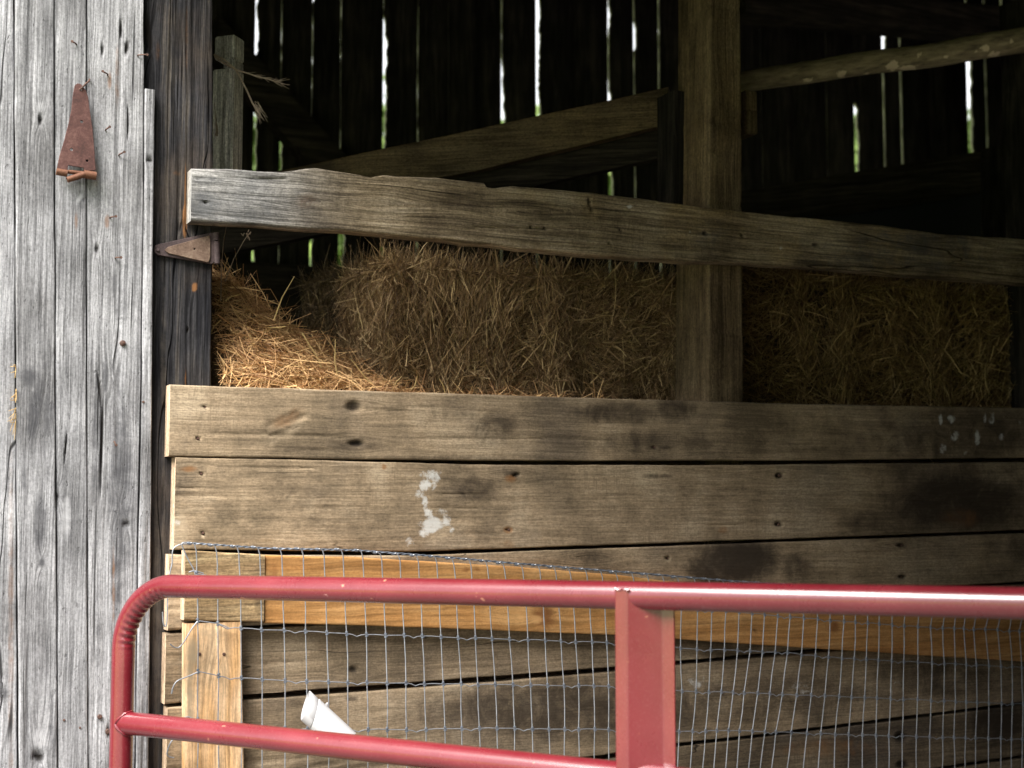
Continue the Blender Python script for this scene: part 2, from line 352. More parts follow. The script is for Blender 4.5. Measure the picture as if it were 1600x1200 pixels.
# ------------------------------------------------------------------ plank builder
def plank(name, pl, e0, e1, s0, s1, th, mats, parent, axis='x', ds=.012, dt=.004, rnd=.004, relief=None, edge=(.0012, 14), seed=0,
          stains=(), swirls=(), backdepth=None, cap_mat=None):
    """e0/e1: the two long edges as lists of (along, across) in plane units; s0..s1 the length."""
    A = np.array(sorted(e0)); B = np.array(sorted(e1)); ns = max(2, int((s1-s0)/ds)+1)
    s = np.linspace(s0, s1, ns)
    def ext(T, x):
        y = np.interp(x, T[:, 0], T[:, 1])
        if len(T) > 1:
            k0 = (T[1, 1]-T[0, 1])/(T[1, 0]-T[0, 0]); k1 = (T[-1, 1]-T[-2, 1])/(T[-1, 0]-T[-2, 0])
            y = np.where(x < T[0, 0], T[0, 1]+k0*(x-T[0, 0]), y); y = np.where(x > T[-1, 0], T[-1, 1]+k1*(x-T[-1, 0]), y)
        return y
    a_ = ext(A, s)+(fbm(s*edge[1], s*0+seed, seed)-.5)*2*edge[0]; b_ = ext(B, s)+(fbm(s*edge[1], s*0+seed+7, seed+1)-.5)*2*edge[0]
    wd = float(np.mean(b_-a_)); nt_ = max(4, int(wd/dt)+1)
    # even inside, tight at the rounded edges
    t = np.unique(np.concatenate([np.linspace(0, 1, nt_), np.array([.25, .6])*rnd/wd, 1-np.array([.25, .6])*rnd/wd])); nt_ = len(t)
    SS = np.repeat(s[:, None], nt_, 1); TT = a_[:, None]+(b_-a_)[:, None]*t[None, :]
    d = np.minimum(TT-a_[:, None], b_[:, None]-TT); q = np.clip(1-d/rnd, 0, 1)
    D = rnd*(1-np.sqrt(np.clip(1-q*q, 0, 1)))
    if axis == 'x': X, Z = SS, TT
    else: X, Z = TT, SS
    Wd = pl.o+pl.e*X[..., None]+np.stack([X*0, X*0, Z], -1)
    PX, PY = proj(Wd)
    masks = {}
    for (ch, cx, cy, rx, ry, k, *rest) in stains:
        ang = math.radians(rest[0]) if rest else 0
        ux, uy = PX-cx, PY-cy
        vx, vy = ux*math.cos(ang)+uy*math.sin(ang), -ux*math.sin(ang)+uy*math.cos(ang)
        r = np.sqrt((vx/rx)**2+(vy/ry)**2)
        m = k*(1-sstep(r, .35, 1.15)); masks[ch] = np.maximum(masks.get(ch, 0), m)
    sw = np.zeros_like(X)
    for (cx, cy, r, k) in swirls:
        u = (PX-cx) if axis == 'z' else (PY-cy); v = (PY-cy) if axis == 'z' else (PX-cx)
        sw += (.28 if axis == 'z' else .5)*k*np.sign(u)*np.exp(-((u/r)**2+(v/(r*2.2))**2))
    if relief is not None: D = D+relief(X, Z, PX, PY)
    if 'hole' in masks: D = D+masks['hole']*.008
    loc = np.stack([X, D, Z], -1)
    bk = (backdepth if backdepth is not None else th)
    lo = np.stack([X[:, 0], np.full(ns, bk), Z[:, 0]], -1); hi = np.stack([X[:, -1], np.full(ns, bk), Z[:, -1]], -1)
    ring = np.concatenate([lo[:, None], loc, hi[:, None]], 1); nr = ring.shape[1]
    V = ring.reshape(-1, 3); i = np.arange(ns-1)[:, None]*nr; k_ = np.arange(nr)[None, :]; k2 = (k_+1) % nr
    Fq = np.stack([i+k_, i+k2, i+nr+k2, i+nr+k_], -1).reshape(-1, 4)
    if axis == 'x': Fq = Fq[:, ::-1]
    me = bpy.data.meshes.new(name)
    caps = [list(range(nr)), list(range((ns-1)*nr, ns*nr))[::-1]]
    if axis != 'x': caps = [c_[::-1] for c_ in caps]
    nF = len(Fq); L = Fq.size+2*nr
    me.vertices.add(len(V)); me.vertices.foreach_set('co', V.astype(np.float32).ravel())
    me.loops.add(L); me.loops.foreach_set('vertex_index', np.concatenate([Fq.ravel(), caps[0], caps[1]]).astype(np.int32))
    me.polygons.add(nF+2); me.polygons.foreach_set('loop_start', np.concatenate([np.arange(nF)*4, [Fq.size, Fq.size+nr]]).astype(np.int32))
    me.update(calc_edges=True)
    me.polygons.foreach_set('use_smooth', np.ones(nF+2, bool))
    if cap_mat is not None:
        mi = np.zeros(nF+2, np.int32); mi[-2:] = cap_mat; me.polygons.foreach_set('material_index', mi)
    me.set_sharp_from_angle(angle=math.radians(50))
    z = np.zeros(ns)[:, None]
    for ch, m in list(masks.items())+([('swirl', sw)] if swirls else []):
        fattr(me, ch, np.concatenate([z, m, z], 1).ravel())
    return link(name, me, mats, parent, (pl.o[0], pl.o[1], 0), pl.ang)
def hedge(pl, pts): return [pl.sz(*p) for p in pts]
def vedge(pl, pts): return [tuple(reversed(pl.sz(*p))) for p in pts]

# ------------------------------------------------------------------ ground and the country behind
def HILL(X, Y): return (Y-8)*.25+.12*np.maximum(X, 0)*sstep(Y, 8, 30)+2.5*(fbm(X*.02, Y*.02, 5)-.5)*sstep(Y, 8, 40)
def ground():
    n = 90; x = np.linspace(-150, 200, n); y = np.concatenate([np.linspace(-120, -6, 25), np.linspace(-5, 8, 20), np.linspace(9, 260, 60)])
    X, Y = np.meshgrid(x, y); Z = np.where(Y > 8, HILL(X, Y), 0)
    V = np.stack([X, Y, Z], -1).reshape(-1, 3); m = len(y)
    i = np.arange(m-1)[:, None]*n; k = np.arange(n-1)[None, :]
    o = link('ground', mesh_np('ground', V, np.stack([i+k, i+k+1, i+n+k+1, i+n+k], -1).reshape(-1, 4)), M_GRASS)
    tag(o, kind='structure')
    b = MB(); b.box((-6, -9, -.02), (12, 5.5, .006)); f = b.build('barnyard', M_GROUND, smooth=False); tag(f, kind='structure')
ground()
def far_wood():
    N = 26000; V = []
    cx = RNG.uniform(8, 60, 60); cy = RNG.uniform(30, 60, 60); cz = HILL(cx, cy); hh = RNG.uniform(1.8, 6.0, 60)
    k = RNG.integers(0, 60, N); u = RNG.normal(size=(N, 3)); u /= np.linalg.norm(u, axis=1)[:, None]; u *= RNG.uniform(.3, 1, N)[:, None]**.4
    P = np.stack([cx[k]+u[:, 0]*hh[k]*.34, cy[k]+u[:, 1]*hh[k]*.34, cz[k]+hh[k]*(.55+.45*u[:, 2])], -1)
    t1 = RNG.normal(size=(N, 3)); t1 /= np.linalg.norm(t1, axis=1)[:, None]; t2 = np.cross(t1, RNG.normal(size=(N, 3))); t2 /= np.linalg.norm(t2, axis=1)[:, None]
    s = RNG.uniform(.15, .35, N)[:, None]
    V = np.stack([P+t1*s, P+t2*s*.6, P-t1*s, P-t2*s*.6], 1).reshape(-1, 3)
    o = link('far_wood', mesh_np('far_wood', V, np.arange(4*N).reshape(-1, 4), False), M_LEAF)
    tag(o, 'leafy wood on the rise behind the barn, seen through the slits', 'wood', kind='stuff')
far_wood()

# ------------------------------------------------------------------ barn shell
RW = Pl(0, 3.2)                              # inner face of the back wall
SLITS = [(300, [], -9), (345, [], -9), (396, [(-40, 82, 6), (130, 300, 6.5), (365, 425, 7)], -1), (438, [(195, 300, 6.5), (365, 425, -3)], -2),
    (486, [(-40, 5, 4), (365, 425, 6)], -2), (531, [(355, 425, 13)], -3), (598, [(18, 44, 1.5), (44, 240, 7.5), (365, 425, 5)], -2), (652, [], -3),
    (700, [], -9), (742, [], -9), (783, [(100, 200, 6)], -2), (838, [(-60, 200, 8.5)], -2), (897, [], -8), (951, [(10, 42, 4), (143, 156, 4), (262, 320, 7)], -2),
    (991, [(38, 76, 6.5)], -3), (1030, [(245, 320, 8)], -3), (1080, [], -9), (1125, [], -9), (1190, [], -8), (1240, [], -8), (1292, [], -8), (1335, [(165, 275, 5.5)], -6),
    (1381, [(-60, 95, 6.5)], -4), (1408, [(-50, 9, 5), (77, 86, 5)], -5), (1455, [], -8), (1513, [(30, 240, 8)], -5), (1541, [], -5),
    (1569, [(18, 29, 5)], -4), (1615, [], -9), (1670, [], -9)]
def rear_wall():
    T = .02
    root = thing('rear_wall', (3, 3.2, 0), 'dark barn back wall of upright planks with daylight slits between them', 'wall')
    def slit(i):
        px, spec, base = SLITS[i]
        x0, _ = RW.sz(px, 200); per = RW.sz(px+1, 200)[0]-x0; d = ray(px, 200); tt = T*d[0]/d[1]
        zs = np.concatenate([[0.0, 1.5], np.arange(2.3, 4.75, .012)])
        pys = proj(np.stack([zs*0+x0, zs*0+3.2, zs], -1))[1]
        wv = np.full(len(zs), float(base))
        for (a_, b_, k) in spec: wv = np.where((pys >= a_) & (pys < b_), k, wv)
        kern = np.ones(3)/3; wv = np.convolve(np.pad(wv, 1, 'edge'), kern, 'valid')
        wob_ = (fbm(zs*22, zs*0+i, 3*i, 3)-.5)*.02
        gap = np.maximum(np.where(wv > 0, wv*.5, np.where(wv > -5.5, wv*.22, wv))*per+tt+np.where(wv > 0, wob_, wob_*.3), .0005)
        if base > -9: pass
        return x0+(fbm(zs*2, zs*0+i*3, i)-.5)*.006, gap, zs
    cur = slit(0)
    for i in range(len(SLITS)-1):
        nx = slit(i+1); zs = cur[2]
        L = cur[0]+cur[1]; R = nx[0]; n = len(zs)
        dj = (i*37 % 5)*.0007
        V = np.concatenate([np.stack([L, np.full(n, dj), zs], -1), np.stack([R, np.full(n, dj), zs], -1), np.stack([R, np.full(n, T), zs], -1), np.stack([L, np.full(n, T), zs], -1)])
        k = np.arange(n-1); Fq = [np.stack([a_*n+k, b_*n+k, b_*n+k+1, a_*n+k+1], -1) for a_, b_ in ((0, 1), (1, 2), (2, 3), (3, 0))]
        me = mesh_np('plank', V, np.concatenate(Fq), False); mi = np.repeat([0, 1, 1, 1], n-1).astype(np.int32); me.polygons.foreach_set('material_index', mi)
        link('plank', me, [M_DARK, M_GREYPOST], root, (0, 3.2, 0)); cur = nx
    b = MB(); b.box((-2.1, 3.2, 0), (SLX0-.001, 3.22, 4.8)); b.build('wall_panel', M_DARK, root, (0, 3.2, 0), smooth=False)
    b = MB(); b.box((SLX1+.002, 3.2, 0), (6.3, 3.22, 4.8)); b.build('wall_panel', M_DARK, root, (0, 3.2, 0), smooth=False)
SLX0 = RW.sz(300, 200)[0]; SLX1 = RW.sz(1670, 200)[0]
rear_wall()
def shell():
    def slab(name, lo, hi, m, label, cat):
        b = MB(); b.box(lo, hi); o = b.build(name, m, None, ((lo[0]+hi[0])/2, (lo[1]+hi[1])/2, lo[2]), smooth=False); tag(o, label, cat)
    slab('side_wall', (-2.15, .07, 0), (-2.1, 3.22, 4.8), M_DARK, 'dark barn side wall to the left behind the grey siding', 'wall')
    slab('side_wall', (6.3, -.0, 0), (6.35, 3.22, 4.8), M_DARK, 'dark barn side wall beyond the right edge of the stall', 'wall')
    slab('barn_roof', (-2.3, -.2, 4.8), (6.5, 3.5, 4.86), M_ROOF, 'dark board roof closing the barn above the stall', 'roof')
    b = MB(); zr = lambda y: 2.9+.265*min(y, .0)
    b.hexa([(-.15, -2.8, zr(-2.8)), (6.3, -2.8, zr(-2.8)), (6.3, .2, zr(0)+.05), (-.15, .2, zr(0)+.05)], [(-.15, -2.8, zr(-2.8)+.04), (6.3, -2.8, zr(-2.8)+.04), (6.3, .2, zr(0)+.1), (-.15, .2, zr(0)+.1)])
    tag(b.build('shading_roof', M_ROOF, None, (3, -1.3, 2.5), smooth=False), 'unseen sloping roof added over the stall front to shade its right side', 'roof')  # unseen roof added to keep sky light off the right side
    slab('shading_front_wall', (-.1, -2.75, 0), (2.6, -2.705, 2.17), M_SIDB, 'unseen board wall added near the viewer to cut light from the front', 'wall')  # unseen wall added so light enters only from the left
    slab('shading_divider', (1.8, -2.7, 0), (1.85, -.62, 2.17), M_DARK, 'unseen dark panel added right of the gate to shade the stall boards', 'wall')  # unseen panel added close in to darken the right boards
    slab('shading_return', (1.851, -.67, 0), (2.549, -.62, 2.72), M_DARK, 'unseen dark panel added at the end of the shading divider to keep light out', 'wall')  # unseen panel added to close the shaded pocket before the right boards
    slab('shading_side_wall', (2.55, -2.7, 0), (2.6, .0, 2.17), M_DARK, 'unseen dark wall added right of the stall boards to block light', 'wall')  # unseen side wall added to block light from the right
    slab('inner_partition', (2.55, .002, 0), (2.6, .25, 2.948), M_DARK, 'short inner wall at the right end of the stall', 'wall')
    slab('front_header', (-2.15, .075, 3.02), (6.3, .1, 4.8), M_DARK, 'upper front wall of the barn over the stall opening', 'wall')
shell()

# ------------------------------------------------------------------ grey siding
SD = W0.off(.02)
sid = thing('barn_siding', (-.6, .03, 0), 'weathered silver-grey vertical board siding on the left with rusty nails', 'wall')
def rel_siding(seed, amp=1.0):
    def f(X, Z, PX, PY):
        g1 = fbm(X*55+Z*.6, Z*1.6, seed); g2 = fbm(X*160, Z*3.5, seed+9, 3); low = fbm(X*9, Z*2.5, seed+4)
        gro = sstep(g1, .60, .72)
        return amp*(.0022*gro+.0014*(g2-.5)+.005*(low-.5))
    return f
SIDING = [
 (vedge(SD, [(-90, 0), (-90, 600), (-90, 1200)]), vedge(SD, [(22, 0), (25, 600), (28, 1200)]), .010, M_SID,
  [('bare', 20, 640, 8, 25, .0), ('stain', 5, 1085, 14, 12, .8), ('rusty', 18, 1060, 6, 500, .35), ('stain', 19, 300, 3, 600, .35)], [(5, 1082, 12, .02)]),
 (vedge(SD, [(23.5, 0), (26.5, 600), (30, 1200)]), vedge(SD, [(84.5, 0), (86, 600), (90, 1200)]), 0, M_SID,
  [('hole', 63, 187, 4, 8, .9), ('bare', 64, 168, 9, 12, .6), ('stain', 55, 640, 14, 70, .8, 10), ('stain', 75, 640, 10, 60, .6), ('stain', 38, 745, 5, 30, .7), ('stain', 62, 820, 14, 60, .7),
   ('stain', 66, 880, 7, 10, .9), ('hole', 60, 1183, 12, 9, 1.0, 25), ('bare', 62, 1155, 16, 20, .7), ('stain', 80, 1120, 5, 60, .7), ('stain', 45, 590, 18, 22, .8)],
  [(63, 187, 10, .03), (62, 650, 14, .03), (66, 880, 9, .03), (60, 1180, 22, .045), (75, 700, 12, -.03)]),
 (vedge(SD, [(86, 0), (87.5, 600), (92, 1200)]), vedge(SD, [(135, 0), (135, 600), (138, 1200)]), .002, M_SID,
  [('hole', 103, 700, 1.6, 28, .9, 6), ('bare', 104, 810, 9, 38, .7), ('stain', 118, 690, 3, 60, .2), ('rusty', 119, 345, 3, 18, .5), ('stain', 128, 318, 5, 18, .5), ('bare', 124, 310, 4, 12, .9, 35), ('hole', 88, 776, 5, 6, .8)],
  [(92, 775, 10, .03)]),
 (vedge(SD, [(136.5, 0), (136.5, 600), (139.5, 1200)]), vedge(SD, [(225.5, -40), (225.5, 300), (221, 600), (216, 860), (212, 1200)]), .006, M_SIDG if False else M_SID,
  [('hole', 190, 44, 3, 17, .9), ('hole', 199, 74, 4, 12, .9, 8), ('hole', 161, 76, 3, 12, .7), ('hole', 201, 190, 2.2, 30, .9), ('hole', 152, 388, 4, 7, .8), ('stain', 190, 760, 26, 210, .75), ('stain', 150, 690, 10, 130, .6),
   ('hole', 160, 690, 3, 90, 1.0, 1.5), ('hole', 157, 610, 3, 35, .8, -6), ('rusty', 168, 345, 5, 14, .7), ('rusty', 121, 72, 4, 12, .8), ('rusty', 172, 125, 4, 18, .7), ('rusty', 184, 120, 5, 60, .45), ('stain', 179, 450, 5, 35, .6), ('stain', 190, 485, 14, 60, .5),
   ('stain', 182, 910, 12, 90, .75), ('rusty', 178, 920, 3, 80, .6), ('hole', 198, 818, 7, 3, .7), ('hole', 170, 1143, 4, 9, .8), ('stain', 155, 960, 6, 200, .4), ('stain', 165, 600, 6, 60, .7), ('stain', 188, 980, 20, 30, .5), ('rusty', 150, 265, 6, 40, .4)],
  [(152, 388, 9, .02), (175, 580, 16, .03), (180, 610, 10, .03), (186, 790, 14, .03), (198, 818, 9, .02), (170, 1140, 10, .02)]),
 (vedge(SD, [(227, 138), (226.5, 300), (222.5, 600), (217.5, 860), (213.5, 1200)]), vedge(SD, [(243, 138), (241, 300), (238, 600), (237, 860), (233, 1200)]), .002, M_SID,
  [('hole', 236, 862, 9, 1.6, .9, 6), ('hole', 233, 250, 7, 1.5, .8), ('stain', 225, 980, 4, 200, .5)], []),
]
for i, (l, r, d0, m, st, swl) in enumerate(SIDING):
    z1 = 3.05 if i != 4 else max(p[0] for p in l)
    f = rel_siding(20+i*7)
    plank('plank', SD, l, r, .02, z1, .022, m, sid, 'z', .008, .0022, .003, (lambda X, Z, PX, PY, f=f, d0=d0: d0+f(X, Z, PX, PY)), (.0015, 9), 31+i, st, swl, backdepth=.0235)
def nail_bar(pl, px, py, ang, ln, r, dep, parent, bend=0.0, head=True):
    a_ = pl.p(px, py); b = MB(); n = -pl.n
    dv = (pl.e*math.cos(ang)+np.array((0, 0, 1))*math.sin(ang))
    pts = [a_-n*.012, a_+n*.004, a_+n*(.008)+dv*ln*.4, a_+n*(.010)+dv*ln]
    if head:
        pts.append(pts[-1]+n*.0015); b.tube(pts, [r, r, r, r, r*1.9], 8)
    else: b.tube(pts, r, 8)
    return b.build('nail', M_NAIL, parent, a_)
def nail_head(pl, px, py, r, parent, d=0.0, sq=1.0):
    a_ = pl.p(px, py, d); n = -pl.n; b = MB(); b.tube([a_-n*.01, a_+n*.001, a_+n*.0022], [r, r, r*.75], 9)
    return b.build('nail', M_NAIL, parent, a_)
for (px, py, ang, ln) in ((119, 70, 2.9, .010), (168, 117, 2.9, .012), (215, 87, .1, .018), (165, 203, .6, .008), (186, 242, .5, .010), (172, 340, .15, .010), (180, 403, 0.0, .010), (178, 690, -1.2, .008)):
    nail_bar(SD.off(.004), px, py, ang, ln, .0016, 0, sid)
for (px, py, r) in ((192, 536, .0062), (156, 1120, .005), (169, 1143, .0055), (100, 1125, .0025), (125, 1137, .0022), (224, 628, .0025)):
    nail_head(SD, px, py, r, sid, .002)

# ------------------------------------------------------------------ dark corner post
PF = W0.off(.045)
post = thing('corner_post', (0, .12, 0), 'dark blackened upright corner post between the grey siding and the opening', 'post')
def rel_post(X, Z, PX, PY):
    g1 = fbm(X*60, Z*1.2, 77); groove = np.exp(-((PX-302-3*np.sin(PY*.012))/5)**2)+.7*np.exp(-((PX-293)/2.5)**2)
    return .004*sstep(g1, .58, .74)+.003*groove+.002*(fbm(X*180, Z*4, 78)-.5)
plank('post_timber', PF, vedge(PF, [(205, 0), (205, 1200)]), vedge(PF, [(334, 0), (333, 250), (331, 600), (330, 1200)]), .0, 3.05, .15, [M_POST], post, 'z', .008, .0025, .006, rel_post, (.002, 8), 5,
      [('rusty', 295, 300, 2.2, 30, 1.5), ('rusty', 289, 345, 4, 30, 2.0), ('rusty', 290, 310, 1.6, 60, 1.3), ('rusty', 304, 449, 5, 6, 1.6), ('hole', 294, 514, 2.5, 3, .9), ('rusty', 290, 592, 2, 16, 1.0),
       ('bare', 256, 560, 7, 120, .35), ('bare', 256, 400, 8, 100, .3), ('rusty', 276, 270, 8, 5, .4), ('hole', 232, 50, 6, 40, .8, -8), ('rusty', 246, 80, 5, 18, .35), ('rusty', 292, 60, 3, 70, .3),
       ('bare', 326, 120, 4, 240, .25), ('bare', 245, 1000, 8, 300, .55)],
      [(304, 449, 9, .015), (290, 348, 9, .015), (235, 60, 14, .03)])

# ------------------------------------------------------------------ stall boards
stall = thing('stall_wall', (1.0, .022, 0), 'stall wall of wide stained horizontal planks behind the wire mesh', 'wall')
def zfix(x): return x
XR = 2.53
def rel_board(seed, amp=1.0):
    def f(X, Z, PX, PY):
        return amp*(.003*(fbm(X*4, Z*9, seed)-.5)+.0012*(fbm(X*12, Z*120, seed+3)-.5)+.0008*(fbm(X*160, Z*30, seed+5)-.5)+.0022*sstep(fbm(X*2.2, Z*70, seed+8), .70, .76))
    return f
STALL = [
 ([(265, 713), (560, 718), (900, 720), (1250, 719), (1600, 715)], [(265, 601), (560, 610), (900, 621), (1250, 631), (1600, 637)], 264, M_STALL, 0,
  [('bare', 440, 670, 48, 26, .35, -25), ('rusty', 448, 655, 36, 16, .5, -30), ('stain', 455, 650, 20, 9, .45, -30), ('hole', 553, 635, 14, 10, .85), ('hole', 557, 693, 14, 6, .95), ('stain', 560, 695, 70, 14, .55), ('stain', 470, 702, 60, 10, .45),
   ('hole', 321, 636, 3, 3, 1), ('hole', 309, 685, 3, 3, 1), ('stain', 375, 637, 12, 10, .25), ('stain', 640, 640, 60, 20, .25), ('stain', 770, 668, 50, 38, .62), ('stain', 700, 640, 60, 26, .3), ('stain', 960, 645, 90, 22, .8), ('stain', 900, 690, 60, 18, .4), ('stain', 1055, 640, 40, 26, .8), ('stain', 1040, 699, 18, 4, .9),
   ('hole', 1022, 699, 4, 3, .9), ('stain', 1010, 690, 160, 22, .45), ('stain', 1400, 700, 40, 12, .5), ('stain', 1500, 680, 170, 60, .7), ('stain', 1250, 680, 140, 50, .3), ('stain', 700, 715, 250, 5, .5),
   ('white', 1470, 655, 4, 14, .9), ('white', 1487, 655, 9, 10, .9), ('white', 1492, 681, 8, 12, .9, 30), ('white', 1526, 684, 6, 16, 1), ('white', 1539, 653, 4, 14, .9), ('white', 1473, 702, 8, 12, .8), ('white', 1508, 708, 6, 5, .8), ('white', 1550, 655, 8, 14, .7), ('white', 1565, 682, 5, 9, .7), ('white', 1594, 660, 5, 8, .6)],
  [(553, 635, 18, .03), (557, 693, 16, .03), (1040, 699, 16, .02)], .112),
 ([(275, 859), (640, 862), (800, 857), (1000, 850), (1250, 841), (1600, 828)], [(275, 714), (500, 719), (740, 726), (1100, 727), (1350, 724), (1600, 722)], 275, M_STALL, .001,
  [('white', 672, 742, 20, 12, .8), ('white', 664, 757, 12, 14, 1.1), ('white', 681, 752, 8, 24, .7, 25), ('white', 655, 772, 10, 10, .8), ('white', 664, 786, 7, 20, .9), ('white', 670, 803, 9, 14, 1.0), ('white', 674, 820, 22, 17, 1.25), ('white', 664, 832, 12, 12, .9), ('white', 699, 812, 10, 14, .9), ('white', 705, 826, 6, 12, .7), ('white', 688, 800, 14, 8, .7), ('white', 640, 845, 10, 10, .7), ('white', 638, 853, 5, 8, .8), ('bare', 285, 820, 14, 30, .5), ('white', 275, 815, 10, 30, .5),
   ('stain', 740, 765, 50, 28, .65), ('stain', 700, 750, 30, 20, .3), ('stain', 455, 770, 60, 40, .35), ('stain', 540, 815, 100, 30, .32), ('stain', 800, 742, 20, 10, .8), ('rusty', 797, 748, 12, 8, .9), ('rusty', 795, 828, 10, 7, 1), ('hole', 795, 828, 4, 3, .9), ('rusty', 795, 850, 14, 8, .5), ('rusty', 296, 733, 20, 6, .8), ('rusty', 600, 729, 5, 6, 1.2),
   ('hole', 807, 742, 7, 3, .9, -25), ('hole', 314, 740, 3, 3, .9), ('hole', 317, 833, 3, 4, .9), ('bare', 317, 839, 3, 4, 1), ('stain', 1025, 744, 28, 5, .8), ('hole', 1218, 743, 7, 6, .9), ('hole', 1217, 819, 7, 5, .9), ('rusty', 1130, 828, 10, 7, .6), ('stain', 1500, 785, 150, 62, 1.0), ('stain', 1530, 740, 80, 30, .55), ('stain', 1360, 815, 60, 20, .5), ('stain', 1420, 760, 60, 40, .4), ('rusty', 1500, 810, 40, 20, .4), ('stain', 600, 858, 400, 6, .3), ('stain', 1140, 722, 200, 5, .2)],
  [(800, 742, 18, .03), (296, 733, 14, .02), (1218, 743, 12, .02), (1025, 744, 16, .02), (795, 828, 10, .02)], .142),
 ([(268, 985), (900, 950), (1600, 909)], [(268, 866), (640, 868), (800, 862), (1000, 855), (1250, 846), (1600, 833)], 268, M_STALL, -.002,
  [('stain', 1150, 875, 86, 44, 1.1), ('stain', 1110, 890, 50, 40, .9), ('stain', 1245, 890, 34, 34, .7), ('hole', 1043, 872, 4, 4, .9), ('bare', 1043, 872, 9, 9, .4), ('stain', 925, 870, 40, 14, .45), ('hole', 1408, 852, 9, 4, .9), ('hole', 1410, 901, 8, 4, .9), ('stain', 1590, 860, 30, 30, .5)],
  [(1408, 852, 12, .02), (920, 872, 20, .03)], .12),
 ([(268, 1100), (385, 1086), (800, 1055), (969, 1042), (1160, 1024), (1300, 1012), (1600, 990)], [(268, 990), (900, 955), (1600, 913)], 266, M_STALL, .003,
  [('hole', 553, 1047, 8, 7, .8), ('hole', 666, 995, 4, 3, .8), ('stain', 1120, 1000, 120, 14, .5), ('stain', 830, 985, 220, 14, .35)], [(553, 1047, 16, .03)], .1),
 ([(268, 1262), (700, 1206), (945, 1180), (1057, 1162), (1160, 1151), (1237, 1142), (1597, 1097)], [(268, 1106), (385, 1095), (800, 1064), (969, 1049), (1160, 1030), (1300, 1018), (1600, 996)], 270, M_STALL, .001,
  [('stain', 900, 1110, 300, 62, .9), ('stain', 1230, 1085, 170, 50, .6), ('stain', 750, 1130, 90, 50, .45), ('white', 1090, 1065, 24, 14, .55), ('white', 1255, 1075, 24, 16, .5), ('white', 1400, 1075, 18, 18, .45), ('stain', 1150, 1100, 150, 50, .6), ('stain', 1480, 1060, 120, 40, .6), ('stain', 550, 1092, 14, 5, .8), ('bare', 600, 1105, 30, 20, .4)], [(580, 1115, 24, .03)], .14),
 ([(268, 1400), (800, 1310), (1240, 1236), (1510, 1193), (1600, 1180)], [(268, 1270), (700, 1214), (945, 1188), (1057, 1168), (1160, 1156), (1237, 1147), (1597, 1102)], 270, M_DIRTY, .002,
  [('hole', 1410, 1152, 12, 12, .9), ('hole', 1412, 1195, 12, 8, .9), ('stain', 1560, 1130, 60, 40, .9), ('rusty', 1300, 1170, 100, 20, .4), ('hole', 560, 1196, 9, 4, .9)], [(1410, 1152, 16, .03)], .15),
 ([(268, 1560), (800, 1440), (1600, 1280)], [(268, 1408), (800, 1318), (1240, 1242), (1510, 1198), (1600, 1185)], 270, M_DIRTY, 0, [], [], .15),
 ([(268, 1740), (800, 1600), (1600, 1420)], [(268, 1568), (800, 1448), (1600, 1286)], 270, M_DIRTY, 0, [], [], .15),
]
def peel(PX, PY):                            # the patch where the face has splintered away
    c_, s_ = math.cos(math.radians(-28)), math.sin(math.radians(-28)); u = (PX-440)*c_+(PY-668)*s_; v = -(PX-440)*s_+(PY-668)*c_
    m = 1-sstep(np.sqrt((u/52)**2+(v/19)**2)+(fbm(u*.07, v*.15, 3)-.5)*.9, .6, .85)
    return m*(.0022+.0032*(np.abs(fbm(u*.02, v*.30, 5)-.5)*4-.4))
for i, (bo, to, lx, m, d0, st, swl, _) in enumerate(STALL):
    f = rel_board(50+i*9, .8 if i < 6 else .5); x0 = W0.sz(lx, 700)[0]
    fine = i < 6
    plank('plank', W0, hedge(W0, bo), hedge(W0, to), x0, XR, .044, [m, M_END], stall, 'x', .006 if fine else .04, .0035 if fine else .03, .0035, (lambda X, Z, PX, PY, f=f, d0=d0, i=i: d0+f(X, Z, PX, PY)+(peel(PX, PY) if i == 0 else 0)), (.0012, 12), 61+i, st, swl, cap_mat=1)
for (px, py) in ((321, 636), (309, 685), (314, 740), (317, 833), (1043, 872), (1218, 743), (1217, 819), (1408, 852), (1408, 901), (1022, 699), (795, 828), (1182, 745), (1156, 803)):
    nail_head(W0, px, py, .0032, stall, .004)

# ------------------------------------------------------------------ crooked top rail
rl = thing('top_rail', (1.0, .02, 0), 'rough-sawn crooked top rail nailed across the corner post above the hay', 'rail')
def rel_rail(X, Z, PX, PY):
    ln = np.exp(-((PY-(279+.0*PX))/1.6)**2)*(PX < 450)*(PX > 304)
    ln2 = np.exp(-((PY-(355+.02*(PX-740)))/1.4)**2)*(PX < 900)*(PX > 740)
    return .004*(fbm(X*5, Z*12, 90)-.5)+.003*(fbm(X*9, Z*140, 91)-.5)+.0016*(fbm(X*170, Z*40, 92)-.5)+.005*ln*sstep(fbm(X*9, Z*2, 2), .35, .6)+.004*ln2
rail_top = [(298, 262), (340, 263), (380, 265), (440, 268), (455, 266), (490, 262), (520, 266), (560, 272), (580, 277), (600, 273), (680, 277), (758, 285), (761, 292), (775, 294), (800, 290), (920, 300), (1060, 318), (1160, 330), (1380, 352), (1470, 365), (1600, 373)]
rail_bot = [(298, 345), (400, 351), (470, 357), (540, 360), (560, 362), (660, 372), (760, 382), (900, 397), (1060, 408), (1160, 411), (1300, 420), (1440, 432), (1600, 443)]
